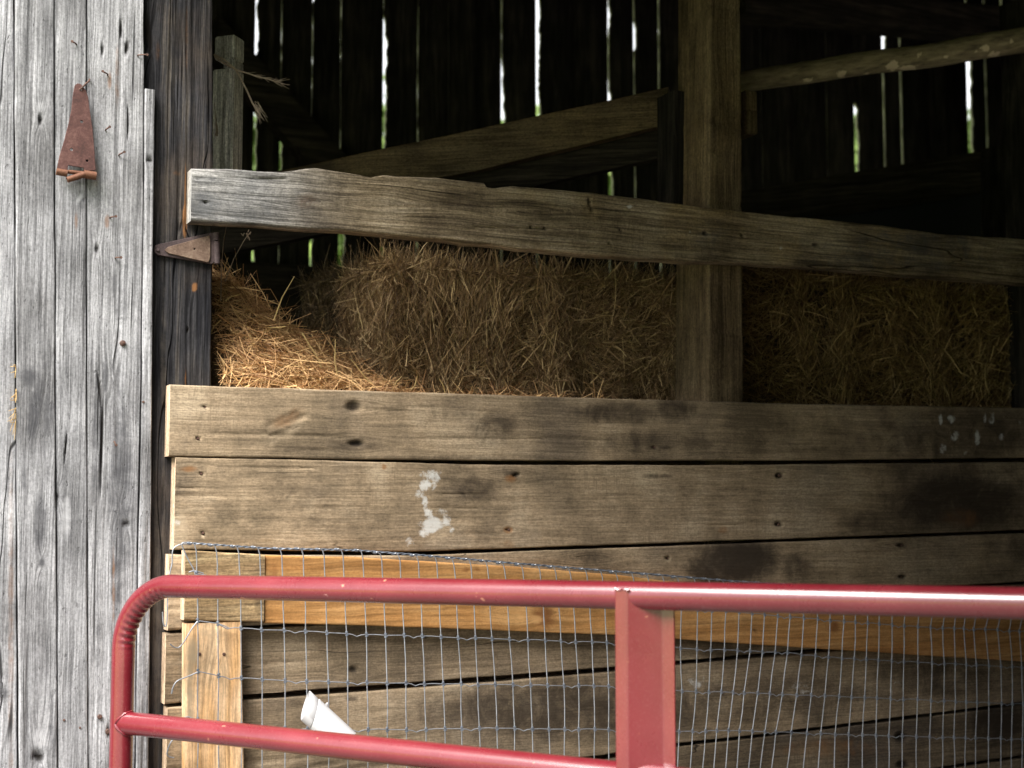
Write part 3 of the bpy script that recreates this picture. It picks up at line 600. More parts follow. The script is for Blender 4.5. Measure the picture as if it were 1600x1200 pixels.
plank('rail_timber', W0, hedge(W0, rail_bot), hedge(W0, rail_top), W0.sz(299, 300)[0], 2.5, .043, [M_RAIL, M_GREYPOST], rl, 'x', .006, .003, .006, rel_rail, (.002, 16), 99,
      [('grey', 300, 310, 250, 300, 1.0), ('stain', 318, 318, 34, 30, .8), ('stain', 325, 282, 40, 10, .6), ('stain', 350, 340, 50, 10, .3), ('stain', 390, 305, 130, 50, .3), ('hole', 322, 316, 4, 3, .9), ('hole', 469, 290, 2, 2, .9), ('rusty', 480, 315, 26, 18, .22), ('bare', 560, 330, 90, 24, .35), ('hole', 830, 355, 3, 3, .9), ('hole', 852, 357, 3, 3, .9), ('hole', 922, 318, 2, 18, .8, -12), ('hole', 952, 380, 3, 2, .9), ('hole', 969, 359, 2, 2, .9),
       ('white', 985, 323, 8, 3, .8), ('white', 1079, 362, 3, 4, .7), ('white', 1105, 362, 2, 3, .7), ('white', 1220, 388, 4, 4, .7), ('hole', 1102, 364, 4, 4, .8), ('hole', 1160, 368, 3, 3, .8), ('hole', 1275, 382, 6, 3, .8), ('stain', 1110, 370, 40, 40, .3), ('stain', 1400, 390, 200, 50, .4), ('bare', 1040, 398, 90, 8, .3)],
      [(480, 315, 20, .02), (590, 320, 26, .03), (830, 330, 24, .02), (1452, 370, 10, .03)], cap_mat=1)

# ------------------------------------------------------------------ orange board, brown block, pine upright
ob = thing('orange_board', (1.2, -.02, 0), 'long orange-brown new board nailed slanting across the stall planks', 'board')
OF = W0.off(-.036)
plank('board_timber', OF, hedge(OF, [(415, 974), (560, 977), (970, 993), (1160, 1006), (1600, 1034)]), hedge(OF, [(415, 868), (560, 871), (808, 886), (970, 899), (1160, 922), (1600, 960)]), OF.sz(415, 900)[0], 2.4, .0335, [M_ORANGE], ob, 'x', .008, .004, .003, rel_board(120, .4), (.0008, 10), 121,
      [('stain', 428, 900, 10, 30, .5), ('bare', 812, 955, 26, 18, .5), ('stain', 850, 962, 20, 26, .75, -30), ('bare', 838, 968, 12, 8, .9), ('stain', 728, 890, 7, 5, .7), ('stain', 745, 890, 7, 5, .7), ('stain', 878, 956, 6, 5, .6), ('stain', 1303, 980, 12, 12, .9), ('stain', 600, 890, 120, 4, .35), ('hole', 1180, 985, 3, 3, .6), ('stain', 1450, 1000, 160, 40, .3)],
      [(815, 955, 20, .04), (850, 962, 16, -.03), (1303, 980, 12, .02)])
bb = thing('brown_block', (.1, -.02, 0), 'short brown plank end beside the orange board, above the pine upright', 'board')
BF = W0.off(-.040)
plank('block_timber', BF, hedge(BF, [(288, 969), (340, 971), (414, 972)]), hedge(BF, [(288, 860), (350, 864), (414, 867)]), BF.sz(289, 900)[0], BF.sz(413.5, 900)[0], .037, [M_BLOCK, M_END], bb, 'x', .006, .004, .004, rel_board(130, .5), (.001, 10), 131,
      [('stain', 405, 915, 12, 60, .5)], [(345, 1010, 70, .05)], cap_mat=1)
pu = thing('pine_upright', (.1, -.02, 0), 'pale new pine upright at the left end of the stall planks under the brown block', 'post')
plank('pine_timber', BF, vedge(BF, [(290, 973), (290, 1200)]), vedge(BF, [(378, 973), (382, 1200)]), .1, BF.sz(330, 973.5)[1], .0355, [M_PINE], pu, 'z', .008, .004, .004, rel_board(140, .4), (.0006, 6), 141,
      [('stain', 300, 1020, 12, 40, .8), ('stain', 297, 1080, 9, 90, .7), ('stain', 330, 990, 30, 10, .4)], [(345, 990, 26, .05)])
for (px, py) in ((312, 1022), (350, 1022)): nail_head(BF, px, py, .0035, pu, -.0)

# ------------------------------------------------------------------ centre post, braces and timbers behind
CPF = W0.off(.047)
cp = thing('centre_post', (1.3, .12, 0), 'square brown post rising behind the top rail between the two hay bales', 'post')
plank('post_timber', CPF, vedge(CPF, [(1110, 0), (1108, 300), (1106, 625)]), vedge(CPF, [(1157, 0), (1160, 300), (1163, 625)]), .0, 3.0, .155, [M_BEAM], cp, 'z', .01, .004, .006, rel_board(150, 1.5), (.002, 5), 151,
      [('stain', 1080, 520, 14, 120, .45), ('stain', 1092, 480, 8, 60, .55), ('bare', 1108, 80, 9, 200, .4), ('bare', 1107, 560, 5, 120, .35), ('bare', 1112, 250, 5, 120, .3), ('hole', 1071, 92, 3, 3, .8), ('bare', 1130, 605, 8, 20, .4)],
      [(1090, 500, 20, .03), (1110, 90, 30, .03)])
cl = thing('cleat_post', (1.2, .2, 0), 'dark short post nailed to the left side of the square brown centre post', 'post')
CL = W0.off(.17)
plank('cleat_timber', CL, vedge(CL, [(1053, 140), (1054, 340)]), vedge(CL, [(1075, 138), (1076, 340)]), CL.sz(1050, 385)[1], CL.sz(1050, 140)[1], .085, [M_DARK], cl, 'z', .02, .006, .004, rel_board(160, 1), (.001, 5), 161)
CL2 = W0.off(.12)
k2 = thing('cleat_block', (1.25, .15, 1.9), 'small dark block against the centre post above the top rail', 'block')
b = MB(); p0, p1 = CL2.p(1090, 310), CL2.p(1108, 187); b.box((p0[0], .12, p0[2]), (p1[0], .155, p1[2])); b.build('block_timber', M_DARK, k2, tuple(p0), bevel=.002)
k3 = thing('side_block', (1.5, .1, 2.1), 'little wooden block on the right side of the centre post under the log pole', 'block')
CL3 = W0.off(.15)
p0, p1 = CL3.p(1158, 210), CL3.p(1177, 175); b = MB(); b.box((p0[0], .13, p0[2]), (p1[0], .2, p1[2]-.003)); b.build('block_timber', M_BEAM, k3, tuple(p0), bevel=.003)
p0, p1 = CL3.p(1158, 175), CL3.p(1177, 146); b = MB(); b.box((p0[0], .13, p0[2]), (p1[0]-.001, .2, p1[2])); b.build('block_timber', M_BEAM, k3, tuple(p0), bevel=.003)

BR = through(W0.off(.24).p(1050, 200), W0.off(1.0).p(330, 300))
br = thing('sloping_brace', tuple(W0.off(.5).p(700, 250)[:2])+(0,), 'brown timber brace sloping up to the centre post behind the top rail', 'beam')
def pair(pl, pts, dx): return hedge(pl, pts)
s_a, s_b = BR.sz(1045, 200)[0], BR.sz(330, 300)[0]
sx0, sx1 = min(s_a, s_b), max(s_a, s_b)
plank('brace_timber', BR, hedge(BR, [(330, 340), (740, 268), (1045, 194)]), hedge(BR, [(330, 291), (500, 254), (700, 212), (1045, 137)]), sx0, sx1, -.06, [M_BEAMX], br, 'x', .02, .006, .004, rel_board(170, -1) if False else None, (.002, 5), 171,
      [('stain', 500, 265, 60, 20, .6), ('bare', 560, 252, 10, 30, .4), ('bare', 950, 175, 60, 18, .25)], backdepth=-.06)
BR2 = Pl(BR.o[0]-BR.n[0]*.03, BR.o[1]-BR.n[1]*.03, BR.ang)
b2 = thing('lower_brace', tuple(W0.off(.5).p(700, 280)[:2])+(0,), 'dark second brace board just under the sloping brown timber brace', 'beam')
plank('brace_timber', BR2, hedge(BR2, [(330, 400), (527, 361), (740, 312), (1045, 244)]), hedge(BR2, [(330, 346), (740, 273), (1045, 199)]), *sorted((BR2.sz(1045, 200)[0], BR2.sz(330, 300)[0])), -.05, [M_DARKX], b2, 'x', .03, .01, .003, None, (.001, 5), 172, backdepth=-.03)

# log pole at the top right
def log_pole():
    a_ = W0.off(.26).p(1150, 131); c_ = W0.off(.12).p(1640, 56); n = 120; nr = 24
    t = np.linspace(0, 1, n); ax = (c_-a_); L = np.linalg.norm(ax); ax /= L
    sd = np.cross(ax, (0, 0, 1)); sd /= np.linalg.norm(sd); up = np.cross(sd, ax)
    V = []; bare = []
    spots = [(1262, 125, 9, 6), (1315, 116, 10, 9), (1395, 103, 14, 12), (1420, 106, 16, 6), (1435, 86, 7, 5), (1478, 88, 5, 4), (1540, 75, 12, 6), (1552, 85, 14, 6), (1580, 64, 6, 4), (1354, 116, 4, 3), (1430, 110, 6, 4), (1525, 79, 4, 4)]
    for i in range(n):
        ctr = a_+ax*L*t[i]+up*(.003*math.sin(t[i]*7)+.002*math.sin(t[i]*17+1))
        r = .0295+.0095*t[i]
        for k in range(nr):
            th = 2*math.pi*k/nr
            rr = r*(1+.06*(float(fbm(t[i]*9, math.cos(th)*1.5+3, 4))-.5)+.05*(float(fbm(t[i]*40, math.sin(th)*3+5, 8))-.5))
            V.append(ctr+(sd*math.cos(th)+up*math.sin(th))*rr)
    V = np.array(V); px, py = proj(V); front = ((V-(a_+np.outer((V-a_) @ ax, ax))) @ (CN-a_)) > 0
    m = np.zeros(len(V))
    for (x, y, rx, ry) in spots: m = np.maximum(m, 1.0*(1-sstep(np.sqrt(((px-x)/rx)**2+((py-y)/ry)**2), .3, 1.2)))
    m *= front
    i = np.arange(n-1)[:, None]*nr; k = np.arange(nr)[None]; k2_ = (k+1) % nr
    R3 = np.stack([ax, sd, up], 1)
    me = mesh_np('log_pole', (V-a_) @ R3, np.stack([i+k, i+k2_, i+nr+k2_, i+nr+k], -1).reshape(-1, 4)); fattr(me, 'bare', m)
    o = link('log_pole', me, M_BARK); o.matrix_world = Matrix([list(R3[r])+[a_[r]] for r in range(3)]+[[0, 0, 0, 1]])
    tag(o, 'round bark-covered log pole slanting from the centre post to the upper right', 'pole')
log_pole()

def beam_px(name, pl, bot, top, th, mat, label, cat='beam', axis='x'):
    r = thing(name, tuple(pl.p(*bot[0])[:2])+(0,), label, cat)
    s = [pl.sz(*p)[0] for p in (bot[0], bot[-1])]
    plank('beam_timber', pl, hedge(pl, bot), hedge(pl, top), s[0], s[1], th, [mat], r, 'x', .05, .02, .004, None, (.003, 3), 180+int(bot[0][0]) % 7)
RB = W0.off(3.09)
beam_px('wall_brace', RB, [(340, 90), (397, 157), (600, 385)], [(340, 20), (397, 82), (600, 308)], .1, M_DARKX, 'dark diagonal brace on the back wall at the upper left')
beam_px('wall_sill', RB, [(300, 500), (640, 500)], [(300, 401), (640, 427)], .1, M_DARKX, 'dark sill timber along the back wall behind the hay')
beam_px('loft_beam', W0.off(2.2), [(1165, 20), (1700, 68)], [(1165, -30), (1700, 22)], .15, M_DARKX, 'dark loft beam crossing the back wall at the upper right')
GP = through(W0.off(1.6).p(1165, 340), W0.off(.75).p(1640, 260))
beam_px('stall_partition', GP, [(1130, 420), (1640, 420)], [(1130, 303), (1600, 224), (1640, 217)], .05, M_DARKX, 'dark board partition inside the barn right of the centre post', 'partition')
GP2 = Pl(GP.o[0]-GP.n[0]*.03, GP.o[1]-GP.n[1]*.03, GP.ang)
beam_px('metal_sheet', GP2, [(1250, 440), (1572, 440)], [(1250, 345), (1572, 297)], .006, M_TIN, 'dim bluish metal sheet leaning behind the top rail at right', 'sheet')
ip = thing('inner_post', tuple(W0.off(.8).p(1590, 300)[:2])+(0,), 'dark inner post at the far right behind the top rail', 'post')
IP = W0.off(.62)
plank('post_timber', IP, vedge(IP, [(1572, 230), (1573, 420)]), vedge(IP, [(1640, 230), (1640, 420)]), 0, IP.sz(1590, 225)[1], .12, [M_DARK], ip, 'z', .03, .01, .004, None, (.001, 4), 190)
IP2 = W0.off(2.6)
ip2 = thing('roof_post', tuple(W0.off(2.6).p(1600, 100)[:2])+(0,), 'dark roof post at the right edge of the opening behind the log pole', 'post')
plank('post_timber', IP2, vedge(IP2, [(1591, 0), (1592, 420)]), vedge(IP2, [(1640, 0), (1640, 420)]), 0, 4.7, .12, [M_DARK], ip2, 'z', .05, .02, .004, None, (.001, 4), 191)

# small grey post just inside the opening on the left
gp = thing('grey_inner_post', tuple(W0.off(.27).p(365, 180)[:2])+(0,), 'small grey weathered post behind the dark corner post with twine caught on it', 'post')
GPL = W0.off(.205); cpt = GPL.p(364, 180)
def sqpost(z0, z1, a_, bb_, name, m, sh=0.0):
    c0 = cpt[:2]+np.array((0, sh)); d1 = np.array((-.72, .69)); d2 = np.array((.69, .72)); b = MB()
    q = [c0, c0+d2*bb_, c0+d2*bb_+d1*a_, c0+d1*a_]
    b.hexa([(*v, z0) for v in q], [(*v, z1) for v in q]); return b.build(name, m, gp, (c0[0], c0[1], z0), bevel=.003)
zt, zn1, zn2 = GPL.p(364, 53)[2], GPL.p(350, 88)[2], GPL.p(350, 103)[2]
sqpost(GPL.p(350, 335)[2], zn2, .056, .048, 'post_timber', M_GREYLIT); sqpost(zn2, zn1, .028, .047, 'post_neck', M_GREYLIT, .001); sqpost(zn1, zt, .052, .048, 'post_top', M_GREYLIT)

# ------------------------------------------------------------------ baling twine
def twine():
    r = thing('baling_twine', tuple(GPL.p(345, 95)), 'frayed baling twine caught behind the grey inner post', 'twine')
    T = W0.off(.175)
    def strand(pts, rad, nm, m=5):
        P = [T.p(*p) for p in pts]; b = MB(); b.tube(P, rad, m); return b.build(nm, M_TWINE, r, tuple(P[0]))
    strand([(334, 85), (350, 93), (366, 106), (374, 118), (386, 142), (394, 160), (403, 176)], .0022, 'strand', 6)
    strand([(335, 88), (352, 100), (372, 110), (395, 117), (420, 124), (450, 133)], [.002, .0022, .002, .0017, .0014, .0004], 'strand', 6)
    strand([(335, 160), (337, 185), (339, 203), (338, 212)], [.0008, .001, .003, .0035], 'strand', 6)
    b = MB(); rr = random.Random(3)
    for k in range(46):
        if k % 2: x, y = 403+rr.uniform(-5, 3), 172+rr.uniform(-14, 4); ex, ey = x+rr.uniform(-4, 14), y+rr.uniform(8, 22)
        else:
            t = rr.random(); x, y = 380+60*t, 113+18*t; ex, ey = x+rr.uniform(6, 22), y+rr.uniform(-6, 9)
        d = rr.uniform(-.006, .006); b.tube([T.p(x, y, d), T.p((x+ex)/2+rr.uniform(-2, 2), (y+ey)/2, d), T.p(ex, ey, d*1.5)], [.0006, .0005, .0003], 4)
    o = b.build('frayed_fibres', M_TWINE, r, tuple(r.location)); o['kind'] = 'stuff'
twine()

# ------------------------------------------------------------------ rusty hinges
def flat_shape(name, mats, parent, pl, outline, holes, th, d):
    """a plate with real holes cut through"""
    cu = bpy.data.curves.new(name, 'CURVE'); cu.dimensions = '2D'; cu.fill_mode = 'BOTH'; cu.extrude = th/2; cu.bevel_depth = .0006; cu.bevel_resolution = 1
    P = [pl.sz(*p) for p in outline]; c0 = np.mean(P, 0)
    for pts in [P]+holes:
        sp = cu.splines.new('POLY'); sp.points.add(len(pts)-1)
        for q, p in zip(sp.points, pts): q.co = (p[0]-c0[0], p[1]-c0[1], 0, 1)
        sp.use_cyclic_u = True
    ob_ = bpy.data.objects.new('tmp', cu); C.objects.link(ob_); dg = bpy.context.evaluated_depsgraph_get(); dg.update()
    me = bpy.data.meshes.new_from_object(ob_.evaluated_get(dg)); bpy.data.objects.remove(ob_); bpy.data.curves.remove(cu)
    M = Matrix(((1, 0, 0), (0, 0, -1), (0, 1, 0))).to_4x4(); me.transform(M); me.materials.clear(); me.name = name
    w_ = pl.w(c0[0], d, c0[1]); return link(name, me, mats, parent, tuple(w_), pl.ang)
def circ(pl, px, py, r): c_ = pl.sz(px, py); return [(c_[0]+r*math.cos(t), c_[1]+r*math.sin(t)) for t in np.linspace(0, 2*math.pi, 13)[:-1]]
def hanging_hinge():
    H = SD.off(-.016); hh = thing('hanging_hinge', tuple(H.p(120, 210)), 'rusty red tapered hinge leaf hanging from a bent nail on the grey siding', 'hinge')
    out = [(117, 134), (121, 131), (126, 132), (130, 137), (134, 142), (137, 152), (140, 175), (144, 200), (147, 235), (149, 266), (131, 267), (131, 262), (106, 258), (105, 266), (89, 264), (93, 245), (100, 222), (107, 195), (112, 172), (114, 150)]
    flat_shape('hinge_plate', M_RUST, hh, H, out, [circ(H, 127.5, 190.5, .0036), circ(H, 111.5, 234, .0036), circ(H, 136, 251.5, .0032), circ(H, 126, 140, .0026)], .003, 0)
    kn = H.off(.001)
    def cyl(p, q, r, nm, m, d=0.0):
        b = MB(); b.tube([H.p(*p, d), H.p(*q, d)], r, 14); b.build(nm, m, hh, tuple(H.p(*p, d)))
    cyl((88, 268), (105, 271), .0072, 'knuckle', M_RUST2, -.003); cyl((131, 272), (150, 275), .0085, 'knuckle', M_RUST2, -.003)
    cyl((104, 268), (132, 271), .0042, 'hinge_pin', M_RUST2, .002); cyl((105, 281), (132, 272.5), .0062, 'bent_strap', M_RUST2, -.006)
    b = MB(); P = [SD.p(140, 124, .004), SD.p(139, 127, -.010), SD.p(134, 131, -.018), SD.p(127, 138, -.021), SD.p(123.5, 141, -.017), SD.p(124, 139.5, -.010)]
    b.tube(P, .0019, 8); b.build('nail', M_NAIL, sid, tuple(P[0]))
hanging_hinge()
def post_hinge():
    H = PF.off(-.006); hh = thing('strap_hinge', tuple(H.p(300, 385)), 'rusty brown triangular strap hinge screwed to the dark corner post', 'hinge')
    flat_shape('hinge_leaf', M_RUST4, hh, H, [(241, 388), (243, 384), (249, 382), (330, 364), (334, 367), (335, 409), (330, 412), (246, 398), (242, 394)], [], .007, .001)
    flat_shape('raised_panel', M_RUST3, hh, H, [(257, 391), (262, 387), (326, 369), (327, 374), (327, 402), (325, 409), (322, 410), (262, 396)], [circ(H, 303, 390, .0028)], .003, -.0052)
    b = MB(); P = [H.p(338, 363.5, .0), H.p(339, 372, 0)]
    def k(p, q, m):
        b = MB(); b.tube([H.p(*p, .002), H.p(*q, .002)], .0078, 16); b.build('knuckle', m, hh, tuple(H.p(*p)))
    k((336.5, 364), (337.5, 376), M_RUST4); k((337.5, 377.5), (339, 412), M_RUST4)
    for px, py in ((246, 391), (265, 392)):
        b = MB(); n = -H.n; a_ = H.p(px, py); b.tube([a_, a_+n*.004, a_+n*.0068], [.004, .0042, .0028], 10); b.build('screw', M_RUST4, hh, tuple(a_))
post_hinge()

# ------------------------------------------------------------------ hay
def straw(name, mat, parent, P, N, D, L, Wd, bend, rnd, droop=0.0):
    n = len(P); K = 5; t = np.linspace(-.5, .5, K)
    D = D/np.linalg.norm(D, axis=1)[:, None]; B = np.cross(D, N); B /= np.linalg.norm(B, axis=1)[:, None]+1e-9
    ph = RNG.uniform(0, 2*math.pi, n); side = B*np.cos(ph)[:, None]+N*np.sin(ph)[:, None]*.5
    pts = P[:, None]+D[:, None]*(L[:, None]*t)[..., None]+side[:, None]*(bend[:, None]*L[:, None]*(t*t*4-.5))[..., None]
    kink = (RNG.random(n) < .12)*RNG.uniform(-.5, .5, n)
    pts += B[:, None]*(kink[:, None]*L[:, None]*np.maximum(t-.1, 0))[..., None]
    wv = B*np.cos(ph*1.7)[:, None]+N*np.sin(ph*1.7)[:, None]; wv /= np.linalg.norm(wv, axis=1)[:, None]
    taper = np.array([.8, 1, 1, .9, .45])
    o_ = wv[:, None]*(Wd[:, None]*taper*.5)[..., None]
    ridge = np.cross(wv, D)[:, None]*(Wd[:, None]*taper*.3)[..., None]
    V = np.stack([pts-o_, pts+ridge, pts+o_], 2).reshape(-1, 3)
    base = (np.arange(n)*K*3)[:, None, None]; kk = (np.arange(K-1)*3)[None, :, None]; cc = np.arange(2)[None, None, :]
    q = base+kk+cc; Fq = np.stack([q, q+1, q+4, q+3], -1).reshape(-1, 4)
    loc = np.array(parent.location); me = mesh_np(name, V-loc, Fq, True)
    fattr(me, 'rnd', np.repeat(rnd, K*3)); o = link(name, me, mat, parent, tuple(loc)); o['kind'] = 'stuff'; return o
def field(n, N, along, coherent, seed, P):
    """directions lying in the surface, combed in clumps"""
    up = np.array((0, 0, 1.0)); T1 = np.cross(np.broadcast_to(up, N.shape), N); ln = np.linalg.norm(T1, axis=1)[:, None]
    T1 = np.where(ln < .1, np.array((1.0, 0, 0)), T1/np.maximum(ln, 1e-6)); T2 = np.cross(N, T1)
    u = (P*T1).sum(1); v = P[:, 2]+P[:, 1]*.5
    an = along+coherent*(fbm(u*7, v*7, seed, 2)-.5)*2*math.pi+RNG.normal(0, .42, n)
    an = np.where(RNG.random(n) < .35, RNG.uniform(0, math.pi, n), an)
    return T1*np.cos(an)[:, None]+T2*np.sin(an)[:, None]
def bale(loc_label, pl, x0, x1, z0, z1, depth, mat, nF, nT, nE, seed, creases, dark=0.0, group='hay bales behind the stall boards'):
    y0 = pl.o[1]; r = thing('hay_bale', ((x0+x1)/2, y0+depth/2, z0), loc_label, 'hay bale', group)
    b = MB(); i_ = .028; b.box((x0+i_, y0+i_, z0), (x1-i_, y0+depth-i_, z1-i_)); b.build('packed_core', M_CORE, r, (x0, y0, z0), bevel=.03)
    def bulge(x, z):
        v = .010*np.sin((x-x0)*38+seed)+.016*(fbm(x*9, z*9, seed)-.5)
        for cx, k in creases: v = v-k*np.exp(-((x-cx)/.035)**2)
        ez = np.minimum(z-z0, z1-z); ex = np.minimum(x-x0, x1-x)
        return v-.03*np.exp(-ez/.03)-.03*np.exp(-ex/.03)
    x = RNG.uniform(x0, x1, nF); z = RNG.uniform(z0, z1+.005, nF); dep = RNG.exponential(.010, nF)
    P = np.stack([x, y0-bulge(x, z)+dep-.004, z], -1); N = np.tile((0, -1.0, 0), (nF, 1)); N[:, 0] += RNG.normal(0, .18, nF); N[:, 2] += RNG.normal(0, .18, nF); N /= np.linalg.norm(N, axis=1)[:, None]
    D = field(nF, N, .5, .8, seed, P)
    for cx, k in creases:                    # stems run round the tied creases
        m = np.abs(x-cx) < .03; D[m] = D[m]*.35+np.array((0, 0, 1.0))*np.where(RNG.random(m.sum()) < .5, 1, -1)[:, None]*.8
        m2 = (np.abs(x-cx) < .11) & ~m; fan = np.stack([(x-cx)*6, np.zeros(nF), (z-(z0+z1)/2)*2.5+.1], -1); D[m2] = D[m2]*.6+fan[m2]*.8
    D += N*RNG.normal(0, .22, nF)[:, None]
    Ps, Ns, Ds = [P], [N], [D]
    xt = RNG.uniform(x0, x1, nT); yt = RNG.uniform(y0, y0+depth, nT); P = np.stack([xt, yt, z1-.006-RNG.exponential(.008, nT)-.02*np.exp(-(yt-y0)/.03)+.014*(fbm(xt*9, yt*9, seed)-.5)], -1)
    N = np.tile((0, 0, 1.0), (nT, 1)); N[:, :2] += RNG.normal(0, .3, (nT, 2)); N /= np.linalg.norm(N, axis=1)[:, None]; D = field(nT, N, .3, .8, seed+3, P)+N*RNG.normal(.12, .35, nT)[:, None]
    Ps.append(P); Ns.append(N); Ds.append(D)
    ye = RNG.uniform(y0, y0+depth, nE); ze = RNG.uniform(z0, z1, nE)
    P = np.stack([x0+RNG.exponential(.010, nE)-.014*(fbm(ye*9, ze*9, seed+5)-.5)+.03*np.exp(-(ye-y0)/.03), ye, ze], -1)
    N = np.tile((-1.0, 0, 0), (nE, 1)); N[:, 1:] += RNG.normal(0, .2, (nE, 2)); N /= np.linalg.norm(N, axis=1)[:, None]; D = field(nE, N, 1.0, .9, seed+6, P)+N*RNG.normal(0, .25, nE)[:, None]
    Ps.append(P); Ns.append(N); Ds.append(D)
    P, N, D = map(np.concatenate, (Ps, Ns, Ds)); n = len(P)
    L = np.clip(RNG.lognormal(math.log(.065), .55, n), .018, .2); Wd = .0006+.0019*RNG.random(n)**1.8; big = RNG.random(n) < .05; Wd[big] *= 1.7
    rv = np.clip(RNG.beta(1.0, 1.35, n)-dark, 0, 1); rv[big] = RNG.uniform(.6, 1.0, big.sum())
    straw('straw', mat, r, P, N, D, L, Wd, RNG.normal(0, .09, n), rv)
BY = W0.off(.235)
bx0, bx1 = BY.sz(604, 500)[0], BY.sz(1072, 500)[0]; bz1 = BY.sz(690, 405)[1]
bale('brown hay bale between the top rail and the stall boards, left of the centre post', BY, bx0, bx1, 1.55, bz1, .36, M_HAYB, 20000, 7000, 7000, 3, [(BY.sz(690, 500)[0], .012), (BY.sz(770, 500)[0], .018), (BY.sz(905, 500)[0], .012)])
B2 = W0.off(.615)
bale('added bale of darkened straw standing in for the shaded end of the large brown bale', B2, B2.sz(532, 500)[0], B2.sz(720, 500)[0], 1.55, B2.sz(540, 412)[1], .36, M_HAYSHADE, 4500, 3500, 4000, 23, [(B2.sz(560, 500)[0], .012)], .05)  # added bale, its dark straw stands for the brown bale's shaded end
cx0, cx1 = BY.sz(1150, 500)[0], BY.sz(1588, 500)[0]; cz1 = BY.sz(1380, 428)[1]
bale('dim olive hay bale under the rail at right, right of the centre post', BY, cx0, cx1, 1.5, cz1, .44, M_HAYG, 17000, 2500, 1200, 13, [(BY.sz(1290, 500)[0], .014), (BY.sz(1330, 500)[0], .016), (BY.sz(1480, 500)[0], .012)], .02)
def heap():
    r = thing('hay_heap', (.5, .35, 0), 'loose orange-brown hay heaped at left beside the dark corner post', 'hay')
    HP = W0.off(.30)
    rp = [HP.sz(*p) for p in [(250, 405), (333, 424), (380, 450), (430, 497), (480, 537), (530, 572), (590, 602), (680, 618), (900, 628)]]
    rx, rz_ = np.array([p[0] for p in rp]), np.array([p[1] for p in rp])
    def hz(x, y):
        b = np.interp(x, rx, rz_, right=1.585); b = np.where(x > rx[-1], 1.585, b)
        zb = np.minimum(b, 1.63); f = sstep(y, .0, .32)**.75
        k = np.where(y < .30, (b-zb)*(1-f), .8*(y-.30)*np.clip((b-1.5)/.25, 0.02, 1.0))
        return b-k+.04*(fbm(x*12, y*12, 6)-.5)
    n, m = 150, 40; xs = np.linspace(.0, 2.45, n); ys = np.linspace(.06, .85, m); X, Y = np.meshgrid(xs, ys)
    ok = 1.0; Z = hz(X, Y)-.012
    Y2 = np.where((X < .118) & (Y < .2), .2, Y)
    V = np.stack([X, Y2, Z], -1).reshape(-1, 3); i = np.arange(m-1)[:, None]*n; k = np.arange(n-1)[None]
    Fq = np.stack([i+k, i+k+1, i+n+k+1, i+n+k], -1).reshape(-1, 4)
    # skirt down to the ground on all four sides
    ring = list(range(n))+[j*n+n-1 for j in range(1, m)]+[(m-1)*n+q for q in range(n-2, -1, -1)]+[j*n for j in range(m-2, 0, -1)]
    lo = V[ring].copy(); lo[:, 2] = .008; o_ = len(V); nr = len(ring); V = np.concatenate([V, lo])
    sk = np.array([(ring[q], o_+q, o_+(q+1) % nr, ring[(q+1) % nr]) for q in range(nr)]); Fq = np.concatenate([Fq, sk])
    link('packed_core', mesh_np('packed_core', V-np.array((.5, .35, 0)), Fq), M_CORP, r, (.5, .35, 0))
    nS = 46000; x = np.where(RNG.random(nS) < .8, RNG.uniform(.01, .95, nS), RNG.uniform(.9, 2.4, nS)); y = .06+.5*RNG.random(nS)**1.3
    e_ = .01; sl_ = np.hypot((hz(x+e_, y)-hz(x, y))/e_, (hz(x, y+e_)-hz(x, y))/e_)
    keep = ~((x < .125) & (y < .205)) & (RNG.random(nS) < np.sqrt(1+sl_**2)/3.2); x, y = x[keep], y[keep]; nS = len(x)
    z = hz(x, y); gx = (hz(x+e_, y)-z)/e_; gy = (hz(x, y+e_)-z)/e_
    N = np.stack([-gx, -gy, np.ones(nS)], -1); N += RNG.normal(0, .3, (nS, 3)); N /= np.linalg.norm(N, axis=1)[:, None]
    P = np.stack([x, y, z-RNG.exponential(.010, nS)+.006], -1)
    D = field(nS, N, -.5, .9, 31, P)+N*RNG.normal(.02, .22, nS)[:, None]
    L = np.clip(RNG.lognormal(math.log(.075), .5, nS), .02, .24); Wd = RNG.uniform(.0010, .0024, nS); big = RNG.random(nS) < .06; Wd[big] *= 1.7
    rv = RNG.beta(1.3, 1.2, nS); rv[big] = RNG.uniform(.6, 1, big.sum())
    D = D/np.linalg.norm(D, axis=1)[:, None]; ok_ = (P[:, 1]-np.abs(D[:, 1])*L*.5 > .012) & ~((P[:, 0]-np.abs(D[:, 0])*L*.5 < .11) & (P[:, 1]-np.abs(D[:, 1])*L*.5 < .2))
    P, N, D, L, Wd, rv = P[ok_], N[ok_], D[ok_], L[ok_], Wd[ok_], rv[ok_]; nS = len(P)
    # long stems that stand out of the heap
    spec = [((428, 500), (460, 432)), ((300+470, 380+0), (300+475, 380+2)), ((305+165, 562), (372, 505)), ((420, 603), (392, 525)), ((592, 610), (549, 560)), ((529, 590), (524, 530)), ((577, 600), (584, 540)), ((640, 606), (690, 570)), ((485, 545), (475, 520)), ((396, 600), (352, 588))]
    straw('loose_straw', M_HAYP, r, P, N, D, L, Wd, RNG.normal(0, .10, nS), rv)
    b = MB()
